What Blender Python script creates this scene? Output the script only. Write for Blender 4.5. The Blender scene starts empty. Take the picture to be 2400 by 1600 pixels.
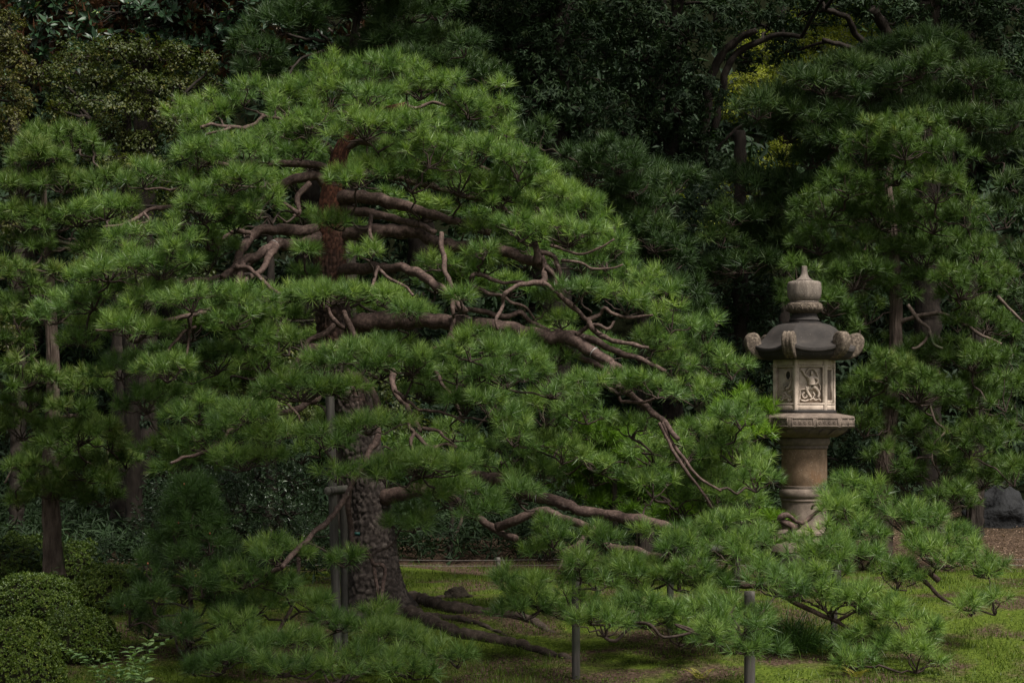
import bpy, math, random
import numpy as np
from mathutils import Vector

# ------------------------------------------------------------------ camera, sky, sun, exposure
S = bpy.context.scene
COL = S.collection
CAM_H = 2.2
FPX = 2400 * 70.0 / 36.0
HORIZ = 980.0
cam_d = bpy.data.cameras.new('camera')
cam_d.lens = 70; cam_d.sensor_width = 36; cam_d.clip_end = 2000; cam_d.clip_start = 0.2
cam_d.shift_y = (HORIZ - 800) / 2400
cam = bpy.data.objects.new('camera', cam_d); COL.objects.link(cam)
cam.location = (0, 0, CAM_H); cam.rotation_euler = (math.radians(90), 0, 0)
S.camera = cam

SUN_EL, SUN_AZ = 57.0, 38.0          # azimuth: degrees to the right of straight behind the camera
W = bpy.data.worlds.new('World'); S.world = W; W.use_nodes = True
wn = W.node_tree.nodes; wl = W.node_tree.links
wn.clear()
sky = wn.new('ShaderNodeTexSky'); sky.sky_type = 'NISHITA'; sky.sun_disc = False
sky.sun_elevation = math.radians(SUN_EL); sky.sun_rotation = math.radians(180 - SUN_AZ)
sky.dust_density = 3.0; sky.air_density = 1.0
hs = wn.new('ShaderNodeHueSaturation'); hs.inputs['Saturation'].default_value = 0.12
bg = wn.new('ShaderNodeBackground'); bg.inputs['Strength'].default_value = 0.05
wo = wn.new('ShaderNodeOutputWorld')
wl.new(sky.outputs[0], hs.inputs['Color']); wl.new(hs.outputs[0], bg.inputs['Color']); wl.new(bg.outputs[0], wo.inputs[0])
sun_d = bpy.data.lights.new('sun', 'SUN'); sun_d.energy = 2.6; sun_d.angle = math.radians(16); sun_d.color = (1.0, 0.95, 0.87)
sun = bpy.data.objects.new('sun', sun_d); COL.objects.link(sun)
e, a = math.radians(SUN_EL), math.radians(SUN_AZ)
to_sun = Vector((math.sin(a) * math.cos(e), -math.cos(a) * math.cos(e), math.sin(e)))
sun.rotation_euler = to_sun.to_track_quat('Z', 'Y').to_euler(); sun.location = (8, -10, 25)
S.view_settings.view_transform = 'Standard'; S.view_settings.look = 'None'
S.view_settings.gamma = 1.0; S.view_settings.exposure = 1.6; S.view_settings.use_curve_mapping = False
S.render.engine = 'CYCLES'
S.cycles.max_bounces = 5; S.cycles.diffuse_bounces = 3; S.cycles.glossy_bounces = 2
S.cycles.transmission_bounces = 2; S.cycles.transparent_max_bounces = 4
S.cycles.use_denoising = True; S.cycles.denoiser = 'OPENIMAGEDENOISE'; S.cycles.denoising_input_passes = 'RGB_ALBEDO_NORMAL'; S.cycles.denoising_prefilter = 'ACCURATE'

# ------------------------------------------------------------------ helpers
OV = 2400 / 2352.0
Y0 = 23.3
rng = np.random.default_rng(7)

def hash3(ix, iy, iz):
    n = (ix * 374761393 + iy * 668265263 + iz * 1274126177) & 0xffffffff
    n = ((n ^ (n >> 13)) * 1274126177) & 0xffffffff
    n = n ^ (n >> 16)
    return (n & 0xffff) / 65535.0

def vnoise(p, seed=0):
    p = np.asarray(p, float)
    i = np.floor(p).astype(np.int64); f = p - i
    f = f * f * (3 - 2 * f)
    r = 0
    for dx in (0, 1):
        for dy in (0, 1):
            for dz in (0, 1):
                w = (f[:, 0] if dx else 1 - f[:, 0]) * (f[:, 1] if dy else 1 - f[:, 1]) * (f[:, 2] if dz else 1 - f[:, 2])
                r = r + w * hash3(i[:, 0] + dx + seed * 17, i[:, 1] + dy, i[:, 2] + dz)
    return r * 2 - 1

def ground_z(x, y):
    x = np.asarray(x, float); y = np.asarray(y, float)
    d = np.clip(Y0 - y, 0, 9)
    z = -0.085 * d
    b = np.clip(y - 29.3, 0, 7); z = z + 0.15 * b * b / (b + 0.8)
    c = np.clip(y - 36, 0, 45); z = z + 0.62 * c * c / (c + 6)
    p = np.stack([x * 0.6, y * 0.6, x * 0], -1).reshape(-1, 3)
    n = vnoise(p, 3) * 0.05 + vnoise(p * 4.1, 4) * 0.018
    return z + n.reshape(np.shape(z))

def gz(x, y):
    return float(ground_z(np.array([x]), np.array([y]))[0])

def P(u, v, y):
    return np.array([(u - 1200) / FPX * y, y, CAM_H + (HORIZ - v) / FPX * y])

def G(u, v):
    lo, hi = 12.0, 60.0
    for _ in range(40):
        m = (lo + hi) / 2
        p = P(u, v, m)
        if p[2] > gz(p[0], p[1]): lo = m
        else: hi = m
    p = P(u, v, lo); p[2] = gz(p[0], p[1])
    return p

def mesh_obj(name, verts, tris=None, quads=None, mat=None, parent=None, smooth=False, attrs=None):
    me = bpy.data.meshes.new(name)
    verts = np.ascontiguousarray(verts, dtype=np.float32)
    me.vertices.add(len(verts)); me.vertices.foreach_set('co', verts.ravel())
    idx = []; starts = []; off = 0
    if tris is not None and len(tris):
        t = np.asarray(tris, np.int32); idx.append(t.ravel()); starts.append(np.arange(len(t)) * 3 + off); off += t.size
    if quads is not None and len(quads):
        q = np.asarray(quads, np.int32); idx.append(q.ravel()); starts.append(np.arange(len(q)) * 4 + off); off += q.size
    idx = np.concatenate(idx); starts = np.concatenate(starts).astype(np.int32)
    me.loops.add(len(idx)); me.loops.foreach_set('vertex_index', idx.astype(np.int32))
    me.polygons.add(len(starts)); me.polygons.foreach_set('loop_start', starts)
    if smooth: me.polygons.foreach_set('use_smooth', np.ones(len(starts), bool))
    me.update(calc_edges=True)
    if attrs:
        for k, (dom, arr) in attrs.items():
            at = me.attributes.new(k, 'FLOAT', dom); at.data.foreach_set('value', np.asarray(arr, np.float32))
    o = bpy.data.objects.new(name, me); COL.objects.link(o)
    if mat: me.materials.append(mat)
    if parent is not None: attach(o, parent)
    return o

def attach(o, parent):
    o.parent = parent
    m = parent
    loc = Vector((0, 0, 0))
    while m is not None:
        loc += m.location; m = m.parent
    if parent is not None and tuple(loc) != (0, 0, 0):
        o.location = o.location - loc

class Acc:
    """collects mesh pieces that form one part"""
    def __init__(s): s.v = []; s.t = []; s.q = []; s.n = 0; s.at = []; s.aq = []; s.pa = []
    def add(s, v, t=None, q=None, tint=0.5, patt=None):
        v = np.asarray(v, float)
        if t is not None and len(t):
            t = np.asarray(t); s.t.append(t + s.n); s.at.append(np.broadcast_to(tint, (len(t),)))
        if q is not None and len(q):
            q = np.asarray(q); s.q.append(q + s.n); s.aq.append(np.broadcast_to(tint, (len(q),)))
        s.v.append(v); s.n += len(v)
        s.pa.append(np.zeros(len(v)) if patt is None else patt)
    def build(s, name, mat, parent=None, smooth=False):
        v = np.concatenate(s.v)
        t = np.concatenate(s.t) if s.t else None
        q = np.concatenate(s.q) if s.q else None
        tint = np.concatenate(s.at + s.aq)
        return mesh_obj(name, v, t, q, mat, parent, smooth, {'tint': ('FACE', tint), 'relief': ('POINT', np.concatenate(s.pa))})

def thing(name, label, cat, loc=(0, 0, 0), group=None):
    o = bpy.data.objects.new(name, None); COL.objects.link(o); o.empty_display_size = 0.2
    o.location = loc; tag(o, label, cat, group)
    return o

def tag(o, label, cat, group=None, kind=None):
    o['label'] = label; o['category'] = cat
    if group: o['group'] = group
    if kind: o['kind'] = kind
    return o

def catmull(pts, step):
    pts = np.asarray(pts, float)
    n = len(pts)
    ext = np.vstack([2 * pts[0] - pts[1], pts, 2 * pts[-1] - pts[-2]])
    out = []
    for i in range(n - 1):
        p0, p1, p2, p3 = ext[i:i + 4]
        k = max(1, int(np.linalg.norm((p2 - p1)[:3]) / step))
        t = (np.arange(k) / k)[:, None]
        out.append(0.5 * (2 * p1 + (p2 - p0) * t + (2 * p0 - 5 * p1 + 4 * p2 - p3) * t ** 2 + (3 * p1 - p0 - 3 * p2 + p3) * t ** 3))
    out.append(pts[-1:])
    return np.vstack(out)

def tube(path, rad, sides, cap=True, disp=None):
    """path Nx3, rad N; returns verts, quads, tris"""
    path = np.asarray(path, float); n = len(path)
    rad = np.broadcast_to(rad, (n,)).astype(float)
    tan = np.gradient(path, axis=0); tan /= np.linalg.norm(tan, axis=1)[:, None] + 1e-9
    ref = np.array([0, 1, 0]) if abs(tan[0][1]) < 0.9 else np.array([1, 0, 0])
    N = np.zeros((n, 3)); cur = np.cross(np.cross(tan[0], ref), tan[0])
    for i in range(n):
        cur = cur - tan[i] * np.dot(cur, tan[i]); cur /= np.linalg.norm(cur) + 1e-9
        N[i] = cur
    B = np.cross(tan, N)
    th = np.arange(sides) / sides * 2 * np.pi
    ring = N[:, None, :] * np.cos(th)[None, :, None] + B[:, None, :] * np.sin(th)[None, :, None]
    r = rad[:, None]
    if disp is not None: r = r + disp
    v = path[:, None, :] + ring * np.broadcast_to(r, (n, sides))[:, :, None]
    v = v.reshape(-1, 3)
    i = np.arange(n - 1)[:, None] * sides; j = np.arange(sides)[None, :]; j2 = (j + 1) % sides
    q = np.stack([i + j, i + j2, i + sides + j2, i + sides + j], -1).reshape(-1, 4)
    t = []
    if cap:
        v = np.vstack([v, path[0], path[-1]]); a0 = n * sides; a1 = a0 + 1
        jj = np.arange(sides); k = (jj + 1) % sides
        t = np.vstack([np.stack([np.full(sides, a0), k, jj], -1), np.stack([np.full(sides, a1), (n - 1) * sides + jj, (n - 1) * sides + k], -1)])
    return v, q, t

def box(c, s, rz=0.0):
    c = np.asarray(c, float); s = np.asarray(s, float) / 2
    v = np.array([[x, y, z] for x in (-1, 1) for y in (-1, 1) for z in (-1, 1)]) * s
    cr, sr = math.cos(rz), math.sin(rz)
    v = np.stack([v[:, 0] * cr - v[:, 1] * sr, v[:, 0] * sr + v[:, 1] * cr, v[:, 2]], -1) + c
    q = [[0, 1, 3, 2], [4, 6, 7, 5], [0, 4, 5, 1], [2, 3, 7, 6], [0, 2, 6, 4], [1, 5, 7, 3]]
    return v, np.array(q)

# ------------------------------------------------------------------ materials
def new_mat(name):
    m = bpy.data.materials.new(name); m.use_nodes = True
    nt = m.node_tree; nt.nodes.clear()
    return m, nt.nodes, nt.links

def ramp(n, stops):
    r = n.new('ShaderNodeValToRGB'); el = r.color_ramp.elements
    while len(el) < len(stops): el.new(0.5)
    for k, (p, c) in enumerate(stops):
        el[k].position = p; el[k].color = (*c, 1)
    return r

def leaf_mat(name, stops, rough=0.5, spec=0.3, trans=0.25, back=None, tcol=(1.1, 1.25, 0.5)):
    m, n, l = new_mat(name)
    at = n.new('ShaderNodeAttribute'); at.attribute_name = 'tint'
    r = ramp(n, stops); l.new(at.outputs['Fac'], r.inputs[0])
    col = r.outputs[0]
    if back:
        g = n.new('ShaderNodeNewGeometry'); mx = n.new('ShaderNodeMix'); mx.data_type = 'RGBA'
        l.new(g.outputs['Backfacing'], mx.inputs[0]); l.new(col, mx.inputs[6]); mx.inputs[7].default_value = (*back, 1)
        col = mx.outputs[2]
    b = n.new('ShaderNodeBsdfPrincipled'); l.new(col, b.inputs['Base Color'])
    b.inputs['Roughness'].default_value = rough; b.inputs['Specular IOR Level'].default_value = spec
    o = n.new('ShaderNodeOutputMaterial')
    if trans > 0:
        t = n.new('ShaderNodeBsdfTranslucent'); tm = n.new('ShaderNodeMix'); tm.data_type = 'RGBA'; tm.blend_type = 'MULTIPLY'
        tm.inputs[0].default_value = 1; l.new(col, tm.inputs[6]); tm.inputs[7].default_value = (*tcol, 1)
        l.new(tm.outputs[2], t.inputs[0])
        ms = n.new('ShaderNodeMixShader'); ms.inputs[0].default_value = trans
        l.new(b.outputs[0], ms.inputs[1]); l.new(t.outputs[0], ms.inputs[2]); l.new(ms.outputs[0], o.inputs[0])
    else: l.new(b.outputs[0], o.inputs[0])
    return m

def noise_mat(name, stops, scale=8.0, detail=6, rough=0.9, spec=0.2, bump=0.0, bscale=40.0, dist=0.02, stretch=(1, 1, 1), speck=None, speck_scale=120, second=None):
    """ramped noise colour, optional fine bump, mineral specks and a second, larger stain layer"""
    m, n, l = new_mat(name)
    tc = n.new('ShaderNodeTexCoord'); mp = n.new('ShaderNodeMapping'); mp.inputs['Scale'].default_value = stretch
    l.new(tc.outputs['Object'], mp.inputs[0])
    nz = n.new('ShaderNodeTexNoise'); nz.inputs['Scale'].default_value = scale; nz.inputs['Detail'].default_value = detail; nz.inputs['Roughness'].default_value = 0.65
    l.new(mp.outputs[0], nz.inputs[0])
    r = ramp(n, stops); l.new(nz.outputs[0], r.inputs[0]); col = r.outputs[0]
    if second:
        sc, c2, lo, hi = second
        n2 = n.new('ShaderNodeTexNoise'); n2.inputs['Scale'].default_value = sc; n2.inputs['Detail'].default_value = 5
        l.new(tc.outputs['Object'], n2.inputs[0])
        mr = n.new('ShaderNodeMapRange'); mr.inputs[1].default_value = lo; mr.inputs[2].default_value = hi; l.new(n2.outputs[0], mr.inputs[0])
        mx = n.new('ShaderNodeMix'); mx.data_type = 'RGBA'; l.new(mr.outputs[0], mx.inputs[0]); l.new(col, mx.inputs[6]); mx.inputs[7].default_value = (*c2, 1); col = mx.outputs[2]
    if speck:
        for sd, c3, lo in speck:
            n3 = n.new('ShaderNodeTexNoise'); n3.inputs['Scale'].default_value = sd; n3.inputs['Detail'].default_value = 2
            l.new(tc.outputs['Object'], n3.inputs[0])
            mr = n.new('ShaderNodeMapRange'); mr.inputs[1].default_value = lo; mr.inputs[2].default_value = lo + 0.08; l.new(n3.outputs[0], mr.inputs[0])
            mx = n.new('ShaderNodeMix'); mx.data_type = 'RGBA'; l.new(mr.outputs[0], mx.inputs[0]); l.new(col, mx.inputs[6]); mx.inputs[7].default_value = (*c3, 1); col = mx.outputs[2]
    b = n.new('ShaderNodeBsdfPrincipled'); l.new(col, b.inputs['Base Color']); b.inputs['Roughness'].default_value = rough; b.inputs['Specular IOR Level'].default_value = spec
    if bump > 0:
        nb = n.new('ShaderNodeTexNoise'); nb.inputs['Scale'].default_value = bscale; nb.inputs['Detail'].default_value = 5
        l.new(mp.outputs[0], nb.inputs[0])
        bp = n.new('ShaderNodeBump'); bp.inputs['Strength'].default_value = bump; bp.inputs['Distance'].default_value = dist
        l.new(nb.outputs[0], bp.inputs['Height']); l.new(bp.outputs[0], b.inputs['Normal'])
    o = n.new('ShaderNodeOutputMaterial'); l.new(b.outputs[0], o.inputs[0])
    return m

M = {}
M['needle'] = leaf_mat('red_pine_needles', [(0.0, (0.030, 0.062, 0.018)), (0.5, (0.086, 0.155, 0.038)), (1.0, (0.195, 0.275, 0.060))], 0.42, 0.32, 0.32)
M['needle_black'] = leaf_mat('black_pine_needles', [(0.0, (0.032, 0.062, 0.014)), (0.6, (0.072, 0.125, 0.024)), (1.0, (0.15, 0.18, 0.05))], 0.45, 0.25, 0.25)
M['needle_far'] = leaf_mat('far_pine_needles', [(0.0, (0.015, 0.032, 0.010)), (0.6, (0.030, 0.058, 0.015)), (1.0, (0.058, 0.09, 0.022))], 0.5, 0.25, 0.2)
M['needle_gold'] = leaf_mat('yellow_green_pine_needles', [(0.0, (0.05, 0.10, 0.012)), (0.6, (0.10, 0.19, 0.014)), (1.0, (0.17, 0.27, 0.02))], 0.45, 0.3, 0.3)
M['needle_young'] = leaf_mat('sapling_needles', [(0.0, (0.024, 0.052, 0.014)), (0.6, (0.044, 0.086, 0.02)), (1.0, (0.07, 0.12, 0.028))], 0.45, 0.3, 0.25)
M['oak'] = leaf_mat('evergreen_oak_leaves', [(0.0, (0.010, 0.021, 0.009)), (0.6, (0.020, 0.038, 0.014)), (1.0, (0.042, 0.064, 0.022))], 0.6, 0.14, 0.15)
M['magnolia'] = leaf_mat('magnolia_leaves', [(0.0, (0.012, 0.03, 0.014)), (0.9, (0.028, 0.062, 0.026)), (0.96, (0.16, 0.05, 0.015)), (1.0, (0.12, 0.2, 0.03))], 0.42, 0.35, 0.08, back=(0.065, 0.03, 0.015))
M['maple'] = leaf_mat('maple_leaves', [(0.0, (0.022, 0.034, 0.008)), (0.6, (0.050, 0.062, 0.012)), (1.0, (0.10, 0.094, 0.018))], 0.5, 0.25, 0.3)
M['maple_gold'] = leaf_mat('maple_leaves_golden', [(0.0, (0.03, 0.035, 0.008)), (0.6, (0.06, 0.06, 0.012)), (1.0, (0.11, 0.09, 0.02))], 0.5, 0.25, 0.3)
M['backlit'] = leaf_mat('yellow_green_leaves', [(0.0, (0.09, 0.11, 0.012)), (0.6, (0.17, 0.19, 0.016)), (1.0, (0.28, 0.29, 0.025))], 0.5, 0.2, 0.45)
M['holly'] = leaf_mat('glossy_small_leaves', [(0.0, (0.014, 0.03, 0.012)), (0.7, (0.03, 0.055, 0.022)), (1.0, (0.07, 0.1, 0.05))], 0.33, 0.5, 0.1)
M['azalea'] = leaf_mat('azalea_leaves', [(0.0, (0.03, 0.055, 0.008)), (0.6, (0.075, 0.115, 0.014)), (1.0, (0.15, 0.19, 0.028))], 0.45, 0.3, 0.2)
M['herb'] = leaf_mat('herb_leaves', [(0.0, (0.085, 0.15, 0.05)), (0.6, (0.14, 0.23, 0.085)), (1.0, (0.24, 0.34, 0.13))], 0.45, 0.35, 0.3)
M['sasa'] = leaf_mat('dwarf_bamboo_leaves', [(0.0, (0.008, 0.016, 0.006)), (0.7, (0.016, 0.032, 0.011)), (1.0, (0.05, 0.085, 0.034))], 0.6, 0.15, 0.2)
M['sedge'] = leaf_mat('sedge_blades', [(0.0, (0.025, 0.06, 0.012)), (0.7, (0.05, 0.11, 0.018)), (1.0, (0.10, 0.17, 0.03))], 0.4, 0.35, 0.25)
M['grass'] = leaf_mat('lawn_grass', [(0.0, (0.034, 0.054, 0.008)), (0.55, (0.072, 0.108, 0.013)), (0.82, (0.115, 0.15, 0.022)), (0.9, (0.15, 0.115, 0.04)), (1.0, (0.16, 0.10, 0.05))], 0.5, 0.2, 0.35)
M['fern'] = leaf_mat('yellowing_fern', [(0.0, (0.12, 0.13, 0.02)), (1.0, (0.24, 0.2, 0.04))], 0.5, 0.2, 0.3)
M['twig'] = noise_mat('twig_bark', [(0.3, (0.016, 0.011, 0.009)), (0.7, (0.055, 0.038, 0.03))], 30, 3, 0.85)
M['limb'] = noise_mat('red_limb_bark', [(0.3, (0.018, 0.011, 0.009)), (0.5, (0.058, 0.036, 0.029)), (0.72, (0.13, 0.088, 0.073))], 26, 9, 0.8, 0.25, 0.6, 60, 0.01, speck=[(14, (0.24, 0.20, 0.175), 0.70)])
M['dark_bark'] = noise_mat('dark_bark', [(0.3, (0.010, 0.008, 0.007)), (0.7, (0.034, 0.027, 0.022))], 14, 6, 0.9, 0.1, 0.7, 30, 0.02, (1, 1, 0.3))
M['black_bark'] = noise_mat('black_pine_bark', [(0.3, (0.035, 0.024, 0.018)), (0.55, (0.085, 0.062, 0.05)), (0.8, (0.15, 0.118, 0.1))], 16, 7, 0.9, 0.2, 0.5, 60, 0.01, (1, 1, 0.35), second=(2.2, (0.03, 0.045, 0.016), 0.58, 0.7))
M['root'] = noise_mat('root_bark', [(0.3, (0.018, 0.013, 0.010)), (0.55, (0.045, 0.033, 0.026)), (0.8, (0.10, 0.078, 0.064))], 18, 8, 0.95, 0.15, 0.7, 50, 0.015)
M['forest_bark'] = noise_mat('shaded_bark', [(0.3, (0.007, 0.006, 0.005)), (0.7, (0.02, 0.016, 0.013))], 14, 6, 0.95, 0.05, 0.7, 30, 0.02, (1, 1, 0.3))  # darker copy of the dark bark, with the wood's shade in its colour
M['post'] = noise_mat('weathered_post_wood', [(0.3, (0.035, 0.031, 0.027)), (0.6, (0.075, 0.068, 0.060)), (0.8, (0.12, 0.11, 0.098))], 26, 8, 0.85, 0.2, 0.5, 60, 0.005, (1, 1, 0.06), second=(3.0, (0.045, 0.055, 0.035), 0.55, 0.75))
M['cut'] = noise_mat('sawn_end_grain', [(0.3, (0.09, 0.082, 0.07)), (0.7, (0.17, 0.155, 0.135))], 40, 5, 0.9)
M['wire'] = noise_mat('fence_wire', [(0.3, (0.07, 0.06, 0.055)), (0.7, (0.14, 0.12, 0.105))], 20, 3, 0.7, 0.3)
M['tie'] = noise_mat('white_tie', [(0.3, (0.16, 0.155, 0.15)), (0.7, (0.32, 0.31, 0.30))], 40, 3, 0.7)
M['teal'] = noise_mat('teal_tag', [(0.3, (0.006, 0.035, 0.03)), (0.7, (0.009, 0.05, 0.042))], 10, 3, 0.5)
M['rock'] = noise_mat('dark_rock', [(0.3, (0.004, 0.0041, 0.0045)), (0.6, (0.009, 0.0093, 0.010)), (0.8, (0.018, 0.0185, 0.02))], 5, 8, 0.85, 0.3, 0.8, 12, 0.06)
M['soil'] = noise_mat('root_soil', [(0.3, (0.010, 0.008, 0.006)), (0.7, (0.032, 0.025, 0.018))], 14, 8, 0.95, 0.1, 0.8, 40, 0.03)
M['core'] = noise_mat('shrub_core', [(0.3, (0.012, 0.013, 0.006)), (0.7, (0.03, 0.028, 0.014))], 18, 4, 0.95, 0.1)
SP = [(95, (0.36, 0.31, 0.26), 0.63), (120, (0.035, 0.03, 0.028), 0.63)]
M['stone_light'] = noise_mat('pale_granite', [(0.25, (0.26, 0.205, 0.165)), (0.55, (0.43, 0.35, 0.285)), (0.8, (0.54, 0.45, 0.37))], 9, 8, 0.9, 0.2, 0.5, 110, 0.006, speck=SP[1:] , second=(4.0, (0.13, 0.11, 0.09), 0.56, 0.74))
M['stone_roof'] = noise_mat('blackened_granite', [(0.25, (0.013, 0.011, 0.010)), (0.6, (0.030, 0.025, 0.022)), (0.85, (0.075, 0.058, 0.045))], 5, 8, 0.85, 0.25, 0.5, 90, 0.008, speck=[(60, (0.32, 0.30, 0.27), 0.735)])
M['stone_scroll'] = noise_mat('lichened_granite', [(0.25, (0.032, 0.024, 0.019)), (0.5, (0.082, 0.063, 0.048)), (0.75, (0.23, 0.185, 0.14))], 26, 8, 0.9, 0.2, 0.6, 90, 0.01, speck=[(70, (0.03, 0.026, 0.022), 0.6)])
M['stone_jewel'] = noise_mat('weathered_granite', [(0.25, (0.045, 0.036, 0.03)), (0.5, (0.11, 0.09, 0.075)), (0.8, (0.24, 0.20, 0.165))], 10, 8, 0.9, 0.2, 0.5, 100, 0.008, (1, 1, 0.25), speck=SP)
M['stone_plate'] = noise_mat('brown_granite', [(0.25, (0.055, 0.042, 0.034)), (0.55, (0.13, 0.10, 0.08)), (0.8, (0.22, 0.175, 0.14))], 9, 8, 0.9, 0.2, 0.6, 100, 0.008, speck=SP[1:])
M['stone_column'] = noise_mat('rust_brown_granite', [(0.25, (0.075, 0.048, 0.03)), (0.55, (0.15, 0.098, 0.062)), (0.8, (0.24, 0.165, 0.11))], 7, 9, 0.9, 0.2, 0.5, 110, 0.006, speck=[(85, (0.32, 0.26, 0.2), 0.63), (110, (0.03, 0.022, 0.016), 0.64)], second=(2.2, (0.16, 0.082, 0.038), 0.6, 0.8))

def ground_mat():
    m, n, l = new_mat('garden_ground')
    g = n.new('ShaderNodeNewGeometry'); sp = n.new('ShaderNodeSeparateXYZ'); l.new(g.outputs['Position'], sp.inputs[0])
    n1 = n.new('ShaderNodeTexNoise'); n1.inputs['Scale'].default_value = 1.1; n1.inputs['Detail'].default_value = 7; l.new(g.outputs['Position'], n1.inputs[0])
    n2 = n.new('ShaderNodeTexNoise'); n2.inputs['Scale'].default_value = 28; n2.inputs['Detail'].default_value = 6; l.new(g.outputs['Position'], n2.inputs[0])
    gr = ramp(n, [(0.3, (0.026, 0.036, 0.008)), (0.55, (0.058, 0.082, 0.013)), (0.75, (0.095, 0.115, 0.021))]); l.new(n2.outputs[0], gr.inputs[0])
    so = ramp(n, [(0.3, (0.018, 0.012, 0.008)), (0.55, (0.055, 0.038, 0.027)), (0.75, (0.13, 0.09, 0.066))]); l.new(n2.outputs[0], so.inputs[0])
    # bare earth patches in the lawn
    m1 = n.new('ShaderNodeMapRange'); m1.inputs[1].default_value = 0.47; m1.inputs[2].default_value = 0.58; l.new(n1.outputs[0], m1.inputs[0])
    # leaf litter of the wooded bank beyond the lawn edge
    ad = n.new('ShaderNodeMath'); ad.operation = 'MULTIPLY_ADD'; l.new(n1.outputs[0], ad.inputs[0]); ad.inputs[1].default_value = 1.2; l.new(sp.outputs[1], ad.inputs[2])
    m2 = n.new('ShaderNodeMapRange'); m2.inputs[1].default_value = 29.2; m2.inputs[2].default_value = 29.8; l.new(ad.outputs[0], m2.inputs[0])
    mx = n.new('ShaderNodeMath'); mx.operation = 'MAXIMUM'; l.new(m1.outputs[0], mx.inputs[0]); l.new(m2.outputs[0], mx.inputs[1])
    mix = n.new('ShaderNodeMix'); mix.data_type = 'RGBA'; l.new(mx.outputs[0], mix.inputs[0]); l.new(gr.outputs[0], mix.inputs[6]); l.new(so.outputs[0], mix.inputs[7])
    m3 = n.new('ShaderNodeMapRange'); m3.inputs[1].default_value = 32.5; m3.inputs[2].default_value = 35.0; l.new(ad.outputs[0], m3.inputs[0])
    fl = ramp(n, [(0.3, (0.003, 0.0035, 0.002)), (0.6, (0.007, 0.008, 0.004)), (0.8, (0.014, 0.015, 0.008))]); l.new(n2.outputs[0], fl.inputs[0])  # near-black tone on the wooded hill: deep shade put into the colour
    mf = n.new('ShaderNodeMix'); mf.data_type = 'RGBA'; l.new(m3.outputs[0], mf.inputs[0]); l.new(mix.outputs[2], mf.inputs[6]); l.new(fl.outputs[0], mf.inputs[7]); mix = mf
    b = n.new('ShaderNodeBsdfPrincipled'); b.inputs['Roughness'].default_value = 1.0; b.inputs['Specular IOR Level'].default_value = 0.0
    l.new(mix.outputs[2], b.inputs['Base Color'])
    bp = n.new('ShaderNodeBump'); bp.inputs['Strength'].default_value = 0.8; bp.inputs['Distance'].default_value = 0.03; l.new(n2.outputs[0], bp.inputs['Height']); l.new(bp.outputs[0], b.inputs['Normal'])
    o = n.new('ShaderNodeOutputMaterial'); l.new(b.outputs[0], o.inputs[0])
    return m
M['ground'] = ground_mat()

def trunk_mat():
    m, n, l = new_mat('red_pine_trunk_bark')
    g = n.new('ShaderNodeNewGeometry'); sp = n.new('ShaderNodeSeparateXYZ'); l.new(g.outputs['Position'], sp.inputs[0])
    at = n.new('ShaderNodeAttribute'); at.attribute_name = 'relief'
    nz = n.new('ShaderNodeTexNoise'); nz.inputs['Scale'].default_value = 26; nz.inputs['Detail'].default_value = 8; l.new(g.outputs['Position'], nz.inputs[0])
    nb = n.new('ShaderNodeTexNoise'); nb.inputs['Scale'].default_value = 2.0; nb.inputs['Detail'].default_value = 4; l.new(g.outputs['Position'], nb.inputs[0])
    mm = n.new('ShaderNodeMath'); mm.operation = 'MULTIPLY_ADD'; l.new(at.outputs['Fac'], mm.inputs[0]); mm.inputs[1].default_value = 0.55; l.new(nz.outputs[0], mm.inputs[2])
    mo = n.new('ShaderNodeMath'); mo.operation = 'SUBTRACT'; l.new(mm.outputs[0], mo.inputs[0]); mo.inputs[1].default_value = 0.27
    lo = ramp(n, [(0.2, (0.020, 0.015, 0.013)), (0.5, (0.056, 0.044, 0.038)), (0.8, (0.115, 0.096, 0.086))]); l.new(mo.outputs[0], lo.inputs[0])
    up = ramp(n, [(0.2, (0.035, 0.014, 0.009)), (0.5, (0.11, 0.042, 0.025)), (0.8, (0.20, 0.10, 0.065))]); l.new(mo.outputs[0], up.inputs[0])
    ad = n.new('ShaderNodeMath'); ad.operation = 'MULTIPLY_ADD'; l.new(nb.outputs[0], ad.inputs[0]); ad.inputs[1].default_value = 3.2; l.new(sp.outputs[2], ad.inputs[2])
    mr = n.new('ShaderNodeMapRange'); mr.inputs[1].default_value = 4.2; mr.inputs[2].default_value = 6.2; l.new(ad.outputs[0], mr.inputs[0])
    mix = n.new('ShaderNodeMix'); mix.data_type = 'RGBA'; l.new(mr.outputs[0], mix.inputs[0]); l.new(lo.outputs[0], mix.inputs[6]); l.new(up.outputs[0], mix.inputs[7])
    b = n.new('ShaderNodeBsdfPrincipled'); b.inputs['Roughness'].default_value = 0.9; b.inputs['Specular IOR Level'].default_value = 0.2; l.new(mix.outputs[2], b.inputs['Base Color'])
    bp = n.new('ShaderNodeBump'); bp.inputs['Strength'].default_value = 0.5; bp.inputs['Distance'].default_value = 0.01; l.new(nz.outputs[0], bp.inputs['Height']); l.new(bp.outputs[0], b.inputs['Normal'])
    o = n.new('ShaderNodeOutputMaterial'); l.new(b.outputs[0], o.inputs[0])
    return m
M['trunk'] = trunk_mat()

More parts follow.
